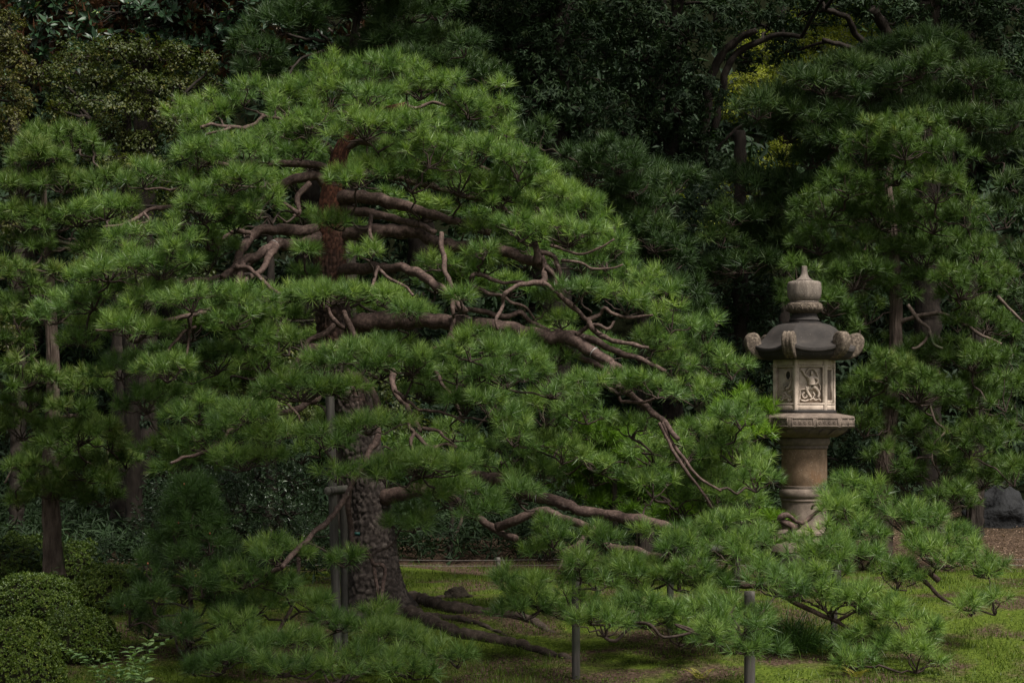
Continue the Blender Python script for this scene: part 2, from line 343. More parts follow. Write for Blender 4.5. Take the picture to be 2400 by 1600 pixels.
# ------------------------------------------------------------------ ground
def build_ground():
    xs = np.concatenate([np.linspace(-400, -16, 14), np.linspace(-14, 14, 110), np.linspace(16, 400, 14)])
    ys = np.concatenate([np.linspace(-60, 14, 10), np.linspace(15, 40, 110), np.linspace(42, 70, 12), np.linspace(80, 900, 12)])
    X, Y = np.meshgrid(xs, ys)
    Z = ground_z(X.ravel(), Y.ravel())
    v = np.stack([X.ravel(), Y.ravel(), Z], -1)
    nx = len(xs); i = np.arange(len(ys) - 1)[:, None] * nx; j = np.arange(nx - 1)[None, :]
    q = np.stack([i + j, i + j + 1, i + nx + j + 1, i + nx + j], -1).reshape(-1, 4)
    o = mesh_obj('ground', v, None, q, M['ground'], smooth=True)
    o['kind'] = 'structure'
build_ground()

# ------------------------------------------------------------------ leaf and needle prototypes
def norm(v): return v / (np.linalg.norm(v, axis=-1, keepdims=True) + 1e-9)

def tuft_proto(seed, n, L=0.11, shoot=0.07, wid=0.0042, a0=82, a1=18, jit=14, candle=False):
    r = np.random.default_rng(seed)
    t = r.random(n) ** 0.8
    ang = np.radians(a0 + (a1 - a0) * t + r.normal(0, jit, n)); az = r.random(n) * 2 * np.pi
    d = np.stack([np.sin(ang) * np.cos(az), np.sin(ang) * np.sin(az), np.cos(ang)], -1)
    base = np.stack([0 * t, 0 * t, t * shoot], -1)
    ln = L * r.uniform(0.75, 1.12, n)
    side = norm(np.cross(d, norm(r.normal(0, 1, (n, 3))))) * wid / 2
    tip = base + d * ln[:, None]; tip[:, 2] -= 0.08 * ln
    v = np.stack([base - side, base + side, tip], 1).reshape(-1, 3)
    f = np.arange(n * 3).reshape(-1, 3)
    pt = r.normal(0, 0.10, n)
    if candle:
        b0 = shoot * 0.9
        cv = np.array([[-0.006, 0, b0], [0.006, 0, b0], [0, 0, b0 + 0.06], [0, -0.006, b0], [0, 0.006, b0], [0, 0, b0 + 0.06]])
        v = np.vstack([v, cv]); f = np.vstack([f, [[3 * n, 3 * n + 1, 3 * n + 2], [3 * n + 3, 3 * n + 4, 3 * n + 5]]]); pt = np.append(pt, [0.6, 0.6])
    return v, f, pt

def leaf_verts(base, d, nrm, ln, w, fold=0.25):
    s = norm(np.cross(d, nrm))
    mid = base + d * ln * 0.45
    a = mid + s * w / 2 + nrm * w * fold; b = mid - s * w / 2 + nrm * w * fold
    tip = base + d * ln - nrm * ln * 0.06
    return np.stack([base, a, tip, b])

def rosette_proto(seed, n, L, wid, shoot, a0, a1, droop=0.1):
    """leaves set round a short shoot; front faces look outward/up"""
    r = np.random.default_rng(seed); V = []; F = []
    for k in range(n):
        t = (k + r.random() * 0.6) / n
        ang = math.radians(a0 + (a1 - a0) * t + r.normal(0, 10)); az = k * 2.4 + r.normal(0, 0.4)
        d = np.array([math.sin(ang) * math.cos(az), math.sin(ang) * math.sin(az), math.cos(ang) - droop])
        d = norm(d); up = np.array([0, 0, 1.0]); nr = norm(up - d * np.dot(up, d) + r.normal(0, 0.25, 3))
        nr = norm(nr - d * np.dot(nr, d))
        v = leaf_verts(np.array([0, 0, t * shoot]), d, nr, L * r.uniform(0.7, 1.1), wid * r.uniform(0.8, 1.15))
        o = 4 * k
        V.append(v); F += [[o, o + 1, o + 2], [o, o + 2, o + 3]]
    return np.vstack(V), np.array(F), np.repeat(r.normal(0, 0.12, n), 2)

def spray_proto(seed, n, R, L, wid):
    """flat spray of small leaves"""
    r = np.random.default_rng(seed); V = []; F = []
    for k in range(n):
        rr = R * math.sqrt(r.random()); az = r.random() * 6.283
        p = np.array([rr * math.cos(az), rr * math.sin(az), r.normal(0, R * 0.16) - rr * 0.25])
        a2 = az + r.normal(0, 0.9)
        d = norm(np.array([math.cos(a2), math.sin(a2), r.normal(-0.25, 0.3)])); nr = norm(np.array([0, 0, 1.0]) + r.normal(0, 0.35, 3)); nr = norm(nr - d * np.dot(nr, d))
        v = leaf_verts(p, d, nr, L * r.uniform(0.7, 1.15), wid * r.uniform(0.8, 1.2)); o = 4 * k
        V.append(v); F += [[o, o + 1, o + 2], [o, o + 2, o + 3]]
    return np.vstack(V), np.array(F), np.repeat(r.normal(0, 0.14, n), 2)

def scatter(acc, protos, pos, dirs, scale, tint, r):
    pos = np.asarray(pos, float); dirs = norm(np.asarray(dirs, float)); n = len(pos)
    if n == 0: return
    scale = np.broadcast_to(scale, (n,)); tint = np.broadcast_to(tint, (n,))
    ref = norm(r.normal(0, 1, (n, 3))); bx = norm(np.cross(dirs, ref)); by = np.cross(dirs, bx)
    which = r.integers(0, len(protos), n)
    for k, (pv, pf, pt) in enumerate(protos):
        s = np.where(which == k)[0]
        if len(s) == 0: continue
        v = (bx[s][:, None, :] * pv[None, :, 0:1] + by[s][:, None, :] * pv[None, :, 1:2] + dirs[s][:, None, :] * pv[None, :, 2:3]) * scale[s][:, None, None] + pos[s][:, None, :]
        nv = len(pv)
        f = (pf[None, :, :] + (np.arange(len(s)) * nv)[:, None, None]).reshape(-1, 3)
        tt = (tint[s][:, None] + pt[None, :]).reshape(-1)
        acc.add(v.reshape(-1, 3), t=f, tint=np.clip(tt, 0, 1))

TUFT = [tuft_proto(10 + k, 52, 0.142, 0.07, 0.0056, 86, 16, 13) for k in range(6)]
TUFT_MID = [tuft_proto(20 + k, 32, 0.142, 0.07, 0.0082, 86, 16, 13) for k in range(4)]
TUFT_BLACK = [tuft_proto(30 + k, 54, 0.145, 0.05, 0.0066, 100, 10, 11, True) for k in range(4)]
TUFT_FAR = [tuft_proto(40 + k, 36, 0.16, 0.07, 0.0095, 88, 15, 14) for k in range(4)]
TUFT_LONG = [tuft_proto(50 + k, 60, 0.15, 0.12, 0.0050, 85, 20, 12) for k in range(4)]
OAK = [rosette_proto(60 + k, 9, 0.13, 0.042, 0.05, 125, 50, 0.35) for k in range(5)]
MAGN = [rosette_proto(70 + k, 10, 0.19, 0.078, 0.06, 95, 30, 0.0) for k in range(5)]
MAPLE = [spray_proto(80 + k, 22, 0.13, 0.05, 0.034) for k in range(5)]
HOLLY = [rosette_proto(90 + k, 8, 0.05, 0.022, 0.07, 80, 25, 0.0) for k in range(5)]
AZAL = [rosette_proto(100 + k, 6, 0.026, 0.012, 0.012, 85, 25, 0.0) for k in range(4)]
SASA = [rosette_proto(110 + k, 6, 0.22, 0.032, 0.05, 100, 40, 0.25) for k in range(4)]

# ------------------------------------------------------------------ pine machinery
def wiggle_path(p0, p1, r, amp, n=6, sag=0.0, first=None):
    t = np.linspace(0, 1, n)[:, None]
    p = p0 + (p1 - p0) * t
    L = np.linalg.norm(p1 - p0)
    off = r.normal(0, amp * L, (n, 3)) * np.sin(np.pi * t)
    p = p + off
    p[:, 2] += sag * L * np.sin(np.pi * t[:, 0])
    return p

def foliage_pad(parent, c, a, b, h, r, protos, mat, node, tuft_scale=1.0, dens=1.0, tint0=0.5, up=0.75, name='foliage_pad', twig=True, reach=0.145, fine=True, tilt=0.0):
    """one cloud of pine foliage: needle tufts fanned from twigs; node = branch point it grows from"""
    ai, bi, hi = max(a - reach, 0.06), max(b - reach, 0.06), max(h - reach * 0.55, 0.03)
    nh = max(3, int(round(math.pi * ai * bi / 0.030 * dens)) + 1)
    rr = np.sqrt((np.arange(nh) + 0.5) / nh) * r.uniform(0.85, 1.1, nh); th = np.arange(nh) * 2.39996 + r.random() * 6.28 + r.normal(0, 0.25, nh)
    hub = np.stack([ai * rr * np.cos(th), bi * rr * np.sin(th), hi * (0.75 - 1.15 * rr ** 2) + r.normal(0, hi * 0.35, nh)], -1) + c
    hub[:, 2] += (hub[:, 0] - c[0]) * (r.normal(0, 0.16) + tilt) + (hub[:, 1] - c[1]) * r.normal(0.05, 0.12)
    acc = Acc(); tw = Acc()
    root = c + np.array([0, 0, -h * 0.55])
    nodes = [root]
    pos = []; dr = []
    out = norm((hub - c) * np.array([1, 1, 0.3]))
    for k in range(nh):
        nt = int(r.integers(5, 9) * dens ** 0.4)
        ph = r.random(nt) * 6.283; el = r.random(nt) ** 0.7
        d = np.stack([np.cos(ph) * (1 - el * 0.65), np.sin(ph) * (1 - el * 0.65), el * 0.9 - 0.06], -1) + out[k] * 0.42 * min(1, rr[k])
        d = norm(d)
        p = hub[k] + d * r.uniform(0.045, 0.125, nt)[:, None] * tuft_scale * np.array([1, 1, 0.75])
        pos.append(p); dd = norm(d * (1.15 - up * 0.5) + np.array([0, 0, up * 0.55]) + r.normal(0, 0.13, (nt, 3))); dr.append(dd)
        if twig:
            pp = wiggle_path(root, hub[k], r, 0.07, 5, 0.06 if r.random() < 0.5 else -0.05)
            cc = catmull(pp, 0.11); v, q, t = tube(cc, np.linspace(0.011, 0.005, len(cc)), 4, False)
            tw.add(v, q=q)
            for x in range(nt if fine else 0):
                e2 = hub[k] + (p[x] - hub[k]) * 1.05
                mid = (hub[k] + e2) / 2 + r.normal(0, 0.008, 3)
                v, q, t = tube(np.array([hub[k], e2]), np.array([0.0045, 0.0028]), 3, False)
                tw.add(v, q=q)
    pos = np.vstack(pos); dr = np.vstack(dr)
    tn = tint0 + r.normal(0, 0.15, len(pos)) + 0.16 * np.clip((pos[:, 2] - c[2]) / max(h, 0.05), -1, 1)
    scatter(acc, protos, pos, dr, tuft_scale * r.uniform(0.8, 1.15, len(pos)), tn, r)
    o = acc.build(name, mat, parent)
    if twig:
        if node is not None:
            L = np.linalg.norm(node - root)
            pp = wiggle_path(node, root, r, 0.07, max(5, int(L / 0.16) + 3), 0.04)
            cc = catmull(pp, 0.05)
            v, q, t = tube(cc, np.linspace(0.011 + 0.006 * min(L, 1.6), 0.010, len(cc)), 6, False)
            tw.add(v, q=q)
            nodes = list(pp[2:]) + nodes
        tw.build('twigs', M['twig'], o)
    return o, nodes

def limb(parent, path, rad, mat, name='branch', sides=12, step=0.03, knob=0.12, seed=0, crook=1.0):
    """path Nx3 control points, rad N control radii"""
    c = catmull(np.hstack([path, np.asarray(rad)[:, None]]), step)
    pts, rd = c[:, :3], np.maximum(c[:, 3], 0.003)
    n = len(pts)
    fade = np.minimum(1, np.minimum(np.arange(n), np.arange(n)[::-1]) / 5.0)[:, None]
    q4 = pts * 7 + seed
    pts = pts + fade * np.stack([vnoise(q4, 31), vnoise(q4, 32), vnoise(q4 * 1.3, 33)], -1) * np.clip(rd * 1.1, 0.004, 0.022)[:, None] * crook
    rd = rd * (1 + 0.16 * vnoise(pts * 11, seed + 3))
    th = np.arange(sides) / sides * 6.283
    q3 = np.stack([np.repeat(pts[:, 0], sides) * 9 + np.tile(np.cos(th), n) * 1.1, np.repeat(pts[:, 1] + pts[:, 2], sides) * 9 + np.tile(np.sin(th), n) * 1.1, np.repeat(pts[:, 2], sides) * 9], -1)
    d = (vnoise(q3, seed) * knob + vnoise(q3 * 3.1, seed + 1) * knob * 0.7).reshape(n, sides) * rd[:, None]
    v, q, t = tube(pts, rd, sides, True, d)
    acc = Acc(); acc.add(v, t=t, q=q)
    return acc.build(name, mat, parent, smooth=True), pts

# ------------------------------------------------------------------ the big red pine
def main_pine():
    r = np.random.default_rng(101)
    base = G(885, 1432)
    root = thing('red_pine_tree', 'huge spreading red pine with cracked trunk, reddish crooked limbs and tiered bright needle pads', 'pine tree', tuple(base))
    # trunk with plated bark
    ctl = [(888, 1462, 205), (886, 1432, 172), (880, 1390, 140), (873, 1310, 118), (866, 1200, 104), (850, 1080, 98), (825, 950, 92), (788, 800, 84), (774, 640, 76), (776, 520, 68), (784, 420, 50), (806, 340, 34), (850, 285, 26), (900, 262, 20), (952, 246, 12)]
    pts = np.array([np.append(P(u, v, Y0), w / 2 / FPX * Y0) for u, v, w in ctl])
    c = catmull(pts, 0.019); path, rad = c[:, :3], c[:, 3]
    sides = 104; n = len(path); th = np.arange(sides) / sides * 2 * np.pi
    zz = np.repeat(path[:, 2], sides); tt = np.tile(th, n); rr0 = np.repeat(rad, sides)
    # cellular plates: jittered grid in (angle, height)
    cu, cv = 26, 0.085
    gu = tt / (2 * np.pi) * cu; gv = zz / cv
    iu = np.floor(gu).astype(int); iv = np.floor(gv).astype(int)
    F1 = np.full(len(gu), 9.0); F2 = np.full(len(gu), 9.0); cell = np.zeros(len(gu))
    for du in (-1, 0, 1):
        for dv in (-1, 0, 1):
            a_, b_ = (iu + du), iv + dv
            am = a_ % cu
            px = a_ + 0.15 + 0.7 * hash3(am, b_, am * 0 + 5); py = b_ + 0.1 + 0.8 * hash3(am, b_, am * 0 + 9)
            dd = np.hypot(px - gu, (py - gv) * 1.15); idn = hash3(am, b_, am * 0 + 21)
            nf = dd < F1
            F2 = np.where(nf, F1, np.minimum(F2, dd)); cell = np.where(nf, idn, cell); F1 = np.where(nf, dd, F1)
    crack = np.clip((F2 - F1) / 0.28, 0, 1) ** 0.6
    rough = np.clip((5.2 - zz) / 2.2, 0.22, 1.0)
    fine = vnoise(np.stack([tt * 14, zz * 22, zz * 0], -1), 8)
    disp = rough * (0.034 * (crack - 0.75) + 0.014 * (cell - 0.5) * crack + 0.004 * fine)
    flare = np.exp(-np.clip(zz - base[2], -0.2, 9) / 0.22)
    disp += flare * 0.085 * (np.sin(tt * 5 + 1.0) * 0.6 + np.sin(tt * 3 + 0.4) * 0.6)
    v, q, t = tube(path, rad, sides, True, disp.reshape(n, sides))
    rel = np.append((cell - 0.5) * 0.55 * crack + (crack - 0.5) * 0.5, [0, 0])
    acc = Acc(); acc.add(v, t=t, q=q, patt=rel)
    trunk = acc.build('trunk', M['trunk'], root, smooth=True)
    tp = P(836, 1250, Y0 - 0.29)
    v, q = box(tp, (0.075, 0.006, 0.035)); mesh_obj('tag', v, None, q, M['teal'], trunk)
    nodesUV = []  # (u, v, Y)
    nodes3 = []
    def trunk_u(vv):
        cc = np.array(ctl); o = np.argsort(cc[:, 1]); return float(np.interp(vv, cc[o, 1], cc[o, 0]))
    for k in range(0, n, 8): nodes3.append(path[k])
    # limbs: points (u, v) in photograph pixels, start/end depth from the trunk, start/end width in pixels
    L = [
     ([(800, 830), (834, 771), (880, 754), (938, 752), (1020, 752), (1110, 759), (1213, 772), (1290, 788), (1337, 795), (1385, 823), (1434, 850)], 0, -1.3, 44, 26),
     ([(1290, 788), (1351, 785), (1403, 805), (1447, 823), (1500, 838), (1560, 870)], -0.9, -1.0, 22, 10),
     ([(1290, 795), (1330, 822), (1370, 842), (1413, 867), (1450, 900)], -0.75, -0.9, 22, 10),
     ([(1434, 850), (1430, 874), (1395, 890)], -1.3, -1.4, 20, 8), ([(1430, 850), (1452, 858), (1476, 874), (1510, 905)], -1.3, -1.5, 18, 8),
     ([(778, 650), (814, 633), (850, 630), (886, 629), (934, 626), (972, 637), (1024, 668), (1058, 692), (1090, 730)], 0, -1.5, 26, 18),
     ([(778, 560), (817, 549), (869, 545), (938, 540), (993, 550), (1040, 575), (1100, 577), (1144, 579), (1179, 589), (1213, 602), (1258, 615), (1300, 640)], 0, -0.9, 38, 20),
     ([(775, 545), (706, 574), (672, 577), (647, 575), (613, 596), (568, 616), (520, 650)], 0, -1.0, 38, 14),
     ([(775, 535), (689, 541), (620, 535), (588, 550), (570, 582), (558, 609), (545, 660)], 0, -0.7, 34, 18),
     ([(647, 575), (630, 602), (616, 632), (590, 648), (560, 665)], -0.55, -1.1, 20, 10), ([(630, 590), (604, 600), (585, 622), (560, 640)], -0.5, -0.7, 18, 10),
     ([(551, 626), (578, 626), (606, 650), (637, 678), (656, 690)], -1.0, -1.3, 12, 8), ([(588, 545), (548, 545), (517, 566), (498, 600)], -0.5, -0.6, 14, 8),
     ([(776, 470), (840, 462), (903, 472), (955, 484), (1007, 500), (1076, 520), (1103, 530), (1150, 545)], 0, -0.7, 34, 16),
     ([(776, 480), (820, 488), (870, 500), (930, 515), (985, 528), (1020, 545)], 0.0, -0.8, 26, 14),
     ([(870, 505), (868, 540), (880, 575), (884, 592)], -0.8, -1.2, 11, 8), ([(886, 625), (878, 655), (862, 690), (850, 705)], -1.0, -1.3, 9, 6), ([(890, 632), (915, 655), (945, 668), (968, 692)], -0.9, -1.2, 9, 6),
     ([(1258, 615), (1258, 590), (1252, 565)], -0.9, -0.9, 22, 15), ([(1268, 600), (1276, 620), (1276, 645), (1272, 664), (1230, 668), (1186, 688), (1175, 716), (1162, 750), (1167, 773)], -0.9, -1.5, 16, 7),
     ([(1262, 590), (1296, 596), (1306, 626), (1318, 660)], -0.9, -1.0, 14, 9), ([(1280, 626), (1299, 650), (1304, 672)], -1.0, -1.1, 12, 8), ([(1272, 664), (1290, 672), (1310, 690)], -1.2, -1.3, 12, 6),
     ([(1117, 690), (1100, 675), (1110, 650), (1127, 647), (1162, 657), (1213, 661), (1240, 664)], -0.9, -0.9, 13, 7), ([(1105, 670), (1144, 685), (1179, 695), (1206, 712), (1230, 719), (1253, 748)], -0.9, -0.8, 10, 6),
     ([(1060, 720), (1110, 726), (1162, 737), (1196, 740), (1220, 733), (1246, 756), (1290, 775)], -0.7, -0.7, 15, 9), ([(1035, 545), (1038, 600), (1040, 630), (1050, 660), (1066, 686)], -1.0, -1.45, 11, 12),
     ([(1062, 700), (1062, 723), (1063, 754), (1055, 778), (1066, 800)], -1.5, -1.6, 11, 8), ([(1056, 780), (1038, 807), (1015, 815)], -1.6, -1.7, 9, 6),
     ([(1310, 690), (1330, 709), (1358, 730), (1379, 747), (1403, 737), (1413, 723), (1437, 737), (1489, 742), (1530, 738)], -1.1, -1.3, 13, 6), ([(1379, 747), (1385, 770), (1400, 783), (1437, 795), (1472, 805), (1520, 815)], -1.2, -1.4, 14, 8),
     ([(1350, 785), (1375, 768), (1400, 764), (1427, 768), (1440, 752)], -1.1, -1.2, 12, 6), ([(1290, 575), (1317, 582), (1358, 594), (1385, 589), (1412, 577), (1440, 560)], -1.0, -1.1, 8, 4), ([(1316, 610), (1358, 616), (1392, 628), (1432, 630), (1460, 620)], -1.1, -1.1, 9, 4),
     ([(880, 850), (917, 871), (920, 902), (938, 936), (965, 970), (985, 1010)], -0.3, -1.9, 17, 10), ([(925, 915), (962, 943), (979, 960), (1041, 967), (1088, 990)], -1.5, -1.9, 9, 5),
     ([(960, 985), (958, 1002), (972, 1016), (962, 1036), (970, 1070)], -1.9, -2.0, 10, 7), ([(972, 1016), (1007, 1047), (1024, 1047), (1041, 1040), (1070, 1048)], -1.9, -2.1, 10, 7), ([(990, 1003), (1024, 1009), (1048, 1026), (1068, 1046)], -1.9, -2.0, 9, 6),
     ([(1020, 870), (1035, 895), (1058, 922), (1075, 960)], -1.0, -1.3, 9, 7), ([(1395, 885), (1440, 919), (1454, 940), (1506, 942), (1536, 933)], -1.4, -1.8, 10, 6), ([(1440, 900), (1482, 925), (1509, 947), (1530, 971), (1553, 990), (1590, 1030)], -1.4, -1.9, 19, 12),
     ([(1553, 990), (1585, 1050), (1630, 1110), (1690, 1150)], -1.8, -2.0, 10, 6), ([(1545, 990), (1600, 1090), (1640, 1140), (1670, 1190)], -1.8, -1.9, 9, 6),
     # low limb to the right, carried on props
     ([(872, 1185), (910, 1164), (965, 1150), (1020, 1142), (1080, 1126), (1120, 1119), (1179, 1126), (1224, 1152), (1282, 1169), (1351, 1191), (1403, 1203), (1454, 1212), (1523, 1224), (1580, 1240), (1660, 1262), (1740, 1272), (1800, 1268), (1822, 1262)], 0, -2.4, 36, 20),
     ([(1020, 1145), (1050, 1160), (1093, 1191), (1127, 1215), (1165, 1242), (1210, 1262)], -0.5, -1.7, 22, 16),
     ([(1165, 1235), (1220, 1215), (1275, 1194), (1310, 1212), (1351, 1224), (1385, 1240), (1430, 1282), (1472, 1287), (1523, 1302), (1578, 1310), (1645, 1318), (1703, 1353), (1738, 1367), (1779, 1371), (1841, 1397)], -1.5, -3.0, 22, 18),
     ([(1313, 1300), (1330, 1285), (1351, 1280), (1372, 1315)], -2.2, -2.4, 12, 9), ([(1385, 1240), (1360, 1270), (1351, 1296), (1376, 1318), (1400, 1350)], -2.1, -2.5, 15, 8), ([(1330, 1285), (1313, 1322), (1299, 1355)], -2.4, -2.5, 7, 5),
     ([(1822, 1262), (1848, 1256), (1857, 1236), (1826, 1218), (1844, 1205), (1866, 1222), (1880, 1225)], -2.4, -2.5, 22, 8), ([(1850, 1245), (1872, 1232), (1905, 1208), (1935, 1180), (1905, 1184), (1902, 1192)], -2.4, -2.3, 12, 6),
     ([(1848, 1258), (1920, 1285), (2003, 1302), (2048, 1305), (2075, 1325), (2117, 1316), (2147, 1325), (2200, 1360)], -2.4, -2.6, 17, 14),
     ([(2100, 1318), (2140, 1340), (2175, 1352)], -2.5, -2.6, 8, 4), ([(2130, 1320), (2170, 1365), (2215, 1405), (2260, 1425), (2290, 1430)], -2.5, -2.8, 12, 6),
     ([(1841, 1397), (1900, 1430), (1950, 1450), (1985, 1475), (2020, 1500)], -3.0, -3.2, 14, 8), ([(1960, 1455), (2020, 1430), (2060, 1445), (2090, 1435)], -3.0, -3.1, 8, 5), ([(1985, 1470), (2010, 1510), (2070, 1560), (2110, 1570)], -3.1, -3.3, 9, 5),
     ([(1470, 1370), (1465, 1385), (1520, 1395), (1560, 1402)], -2.4, -2.4, 9, 6), ([(1655, 1330), (1655, 1380), (1645, 1420), (1635, 1460)], -2.5, -3.2, 10, 8),
     # drooping red branch in front of the trunk
     ([(840, 880), (878, 930), (884, 1002), (875, 1040), (851, 1093), (816, 1149), (788, 1202), (753, 1233), (718, 1265), (692, 1292), (660, 1330)], -1.6, -3.5, 16, 12),
     ([(818, 1146), (819, 1181), (825, 1233), (830, 1268), (861, 1293), (875, 1325), (882, 1374), (891, 1426), (898, 1445)], -2.55, -2.5, 14, 8), ([(874, 1322), (900, 1330), (899, 1374), (896, 1402), (905, 1428), (890, 1460)], -2.5, -2.6, 11, 8),
     # left side
     ([(834, 800), (812, 745), (806, 730)], -0.7, -0.6, 18, 12), ([(812, 770), (790, 760), (771, 730), (766, 715)], -0.6, -0.7, 12, 8), ([(785, 760), (758, 785), (723, 797), (712, 825)], -0.7, -0.9, 16, 10),
     ([(790, 815), (735, 815), (709, 835), (687, 872), (661, 929), (640, 970)], 0, -1.7, 26, 14), ([(680, 880), (647, 890), (620, 912), (592, 945), (560, 980)], -1.2, -1.8, 14, 8), ([(661, 925), (675, 947), (703, 974), (704, 1004)], -1.6, -1.8, 8, 5),
     ([(790, 900), (690, 960), (548, 1002), (510, 1043), (455, 1067), (400, 1085)], -0.1, -2.3, 18, 7),
     ([(568, 616), (551, 678), (530, 702), (500, 722), (448, 740), (365, 754), (327, 768), (293, 774), (224, 774)], -0.9, -1.5, 18, 5),
     ([(448, 740), (448, 771), (440, 800), (437, 836)], -1.4, -1.6, 9, 6), ([(460, 765), (430, 781), (393, 823), (386, 850), (375, 867)], -1.4, -1.7, 8, 5),
     ([(520, 650), (448, 657), (413, 673), (379, 675), (358, 683), (324, 668)], -0.9, -1.2, 11, 8),
     ([(775, 440), (740, 415), (682, 422), (647, 444), (620, 468), (560, 490), (480, 480), (399, 486), (337, 496), (293, 523), (241, 532)], 0, -0.7, 26, 6),
     ([(337, 498), (350, 520), (300, 530)], -0.6, -0.6, 6, 4), ([(725, 430), (702, 460), (702, 496), (688, 507)], -0.4, -0.7, 15, 9), ([(700, 500), (672, 480), (665, 475)], -0.7, -0.6, 10, 7), ([(650, 445), (655, 470), (640, 490)], -0.3, -0.4, 9, 6),
     ([(780, 400), (720, 385), (620, 385), (530, 385), (479, 384), (461, 410), (448, 430)], 0, -0.6, 18, 12), ([(448, 430), (406, 446), (370, 440), (340, 445)], -0.6, -0.6, 8, 4),
     ([(800, 350), (775, 357), (758, 336), (720, 345), (640, 345), (568, 330), (568, 303), (530, 296), (496, 293), (470, 300)], 0, -0.6, 15, 8), ([(568, 303), (596, 289), (620, 270)], -0.6, -0.5, 12, 7), ([(540, 300), (510, 312), (482, 316)], -0.6, -0.7, 7, 5),
     ([(795, 355), (834, 336), (886, 331), (950, 345), (1010, 355), (1080, 380), (1150, 400)], 0, -0.5, 20, 8), ([(850, 290), (800, 262), (720, 270), (680, 285), (610, 268)], 0, -0.3, 11, 6),
     ([(950, 250), (976, 256), (1013, 240), (1041, 248), (1075, 236), (1110, 225)], 0, -0.2, 10, 4), ([(935, 260), (950, 262), (953, 240)], -0.05, -0.1, 14, 10), ([(790, 430), (880, 410), (960, 425), (1050, 445), (1165, 482), (1200, 500), (1260, 510), (1330, 515)], 0, -0.6, 20, 6),
     ([(1165, 482), (1150, 515), (1110, 530)], -0.35, -0.5, 16, 12), ([(1170, 485), (1195, 510), (1210, 530)], -0.4, -0.5, 9, 5),
     # low sprays in front, left
     ([(660, 1330), (620, 1350), (580, 1372), (540, 1390)], -3.4, -3.2, 11, 6), ([(700, 1290), (690, 1380), (680, 1430), (640, 1500)], -2.2, -3.4, 10, 9), ([(890, 1460), (880, 1540), (850, 1580), (800, 1600)], -2.3, -4.0, 9, 8),
    ]
    for i, (uv, d0, d1, w0, w1) in enumerate(L):
        m = len(uv); ds = np.array([0] + list(np.cumsum([math.hypot(uv[k + 1][0] - uv[k][0], uv[k + 1][1] - uv[k][1]) for k in range(m - 1)]))); ds /= ds[-1]
        pth = []; rd = []
        for k, (u, v_) in enumerate(uv):
            y = Y0 + d0 + (d1 - d0) * ds[k]
            pth.append(P(u, v_, y)); rd.append((w0 + (w1 - w0) * ds[k]) / 2 / FPX * y)
        for k in range(1, m - 1): pth[k][1] += r.normal(0, 0.04)
        big = w0 > 20
        o, pts2 = limb(root, np.array(pth), np.array(rd), M['limb'], 'limb' if big else 'branch', 14 if big else 9, 0.03, 0.10 if big else 0.16, i)
        nodes3.extend(list(pts2[6::5]))
        if i in (0, 7, 44):     # pale ties round a few limbs
            kk = int(len(pts2) * (0.45 if i != 0 else 0.93)); tg = pts2[kk + 1] - pts2[kk]
            rr = np.interp(kk / len(pts2), ds, rd)
            pt = [pts2[kk] + norm(tg) * x for x in (-0.003, 0.003)]
            v, q, t = tube(np.array(pt), rr * 1.04, 14); mesh_obj('tie', v, t, q, M['tie'], o)
    # roots along the ground
    for uv, w0, w1 in [([(930, 1415), (985, 1412), (1040, 1428), (1110, 1434), (1180, 1444), (1240, 1455), (1300, 1482)], 40, 18), ([(960, 1440), (1010, 1462), (1090, 1492), (1160, 1504), (1230, 1518), (1300, 1538), (1350, 1545)], 40, 16), ([(1000, 1445), (1060, 1452), (1120, 1462), (1190, 1490)], 20, 8), ([(900, 1420), (960, 1395), (990, 1400), (1040, 1402), (1090, 1392)], 18, 8), ([(840, 1440), (790, 1450), (720, 1480), (680, 1520)], 28, 12)]:
        pth = []; rd = []
        for k, (u, v_) in enumerate(uv):
            g = G(u, v_); w = w0 + (w1 - w0) * k / (len(uv) - 1); rr = w / 2 / FPX * g[1]; g[2] += rr * 0.25 * (1 if k < len(uv) - 1 else -3); pth.append(g); rd.append(rr)
        limb(root, np.array(pth), np.array(rd), M['root'], 'root', 14, 0.03, 0.22, int(w0) + len(uv))
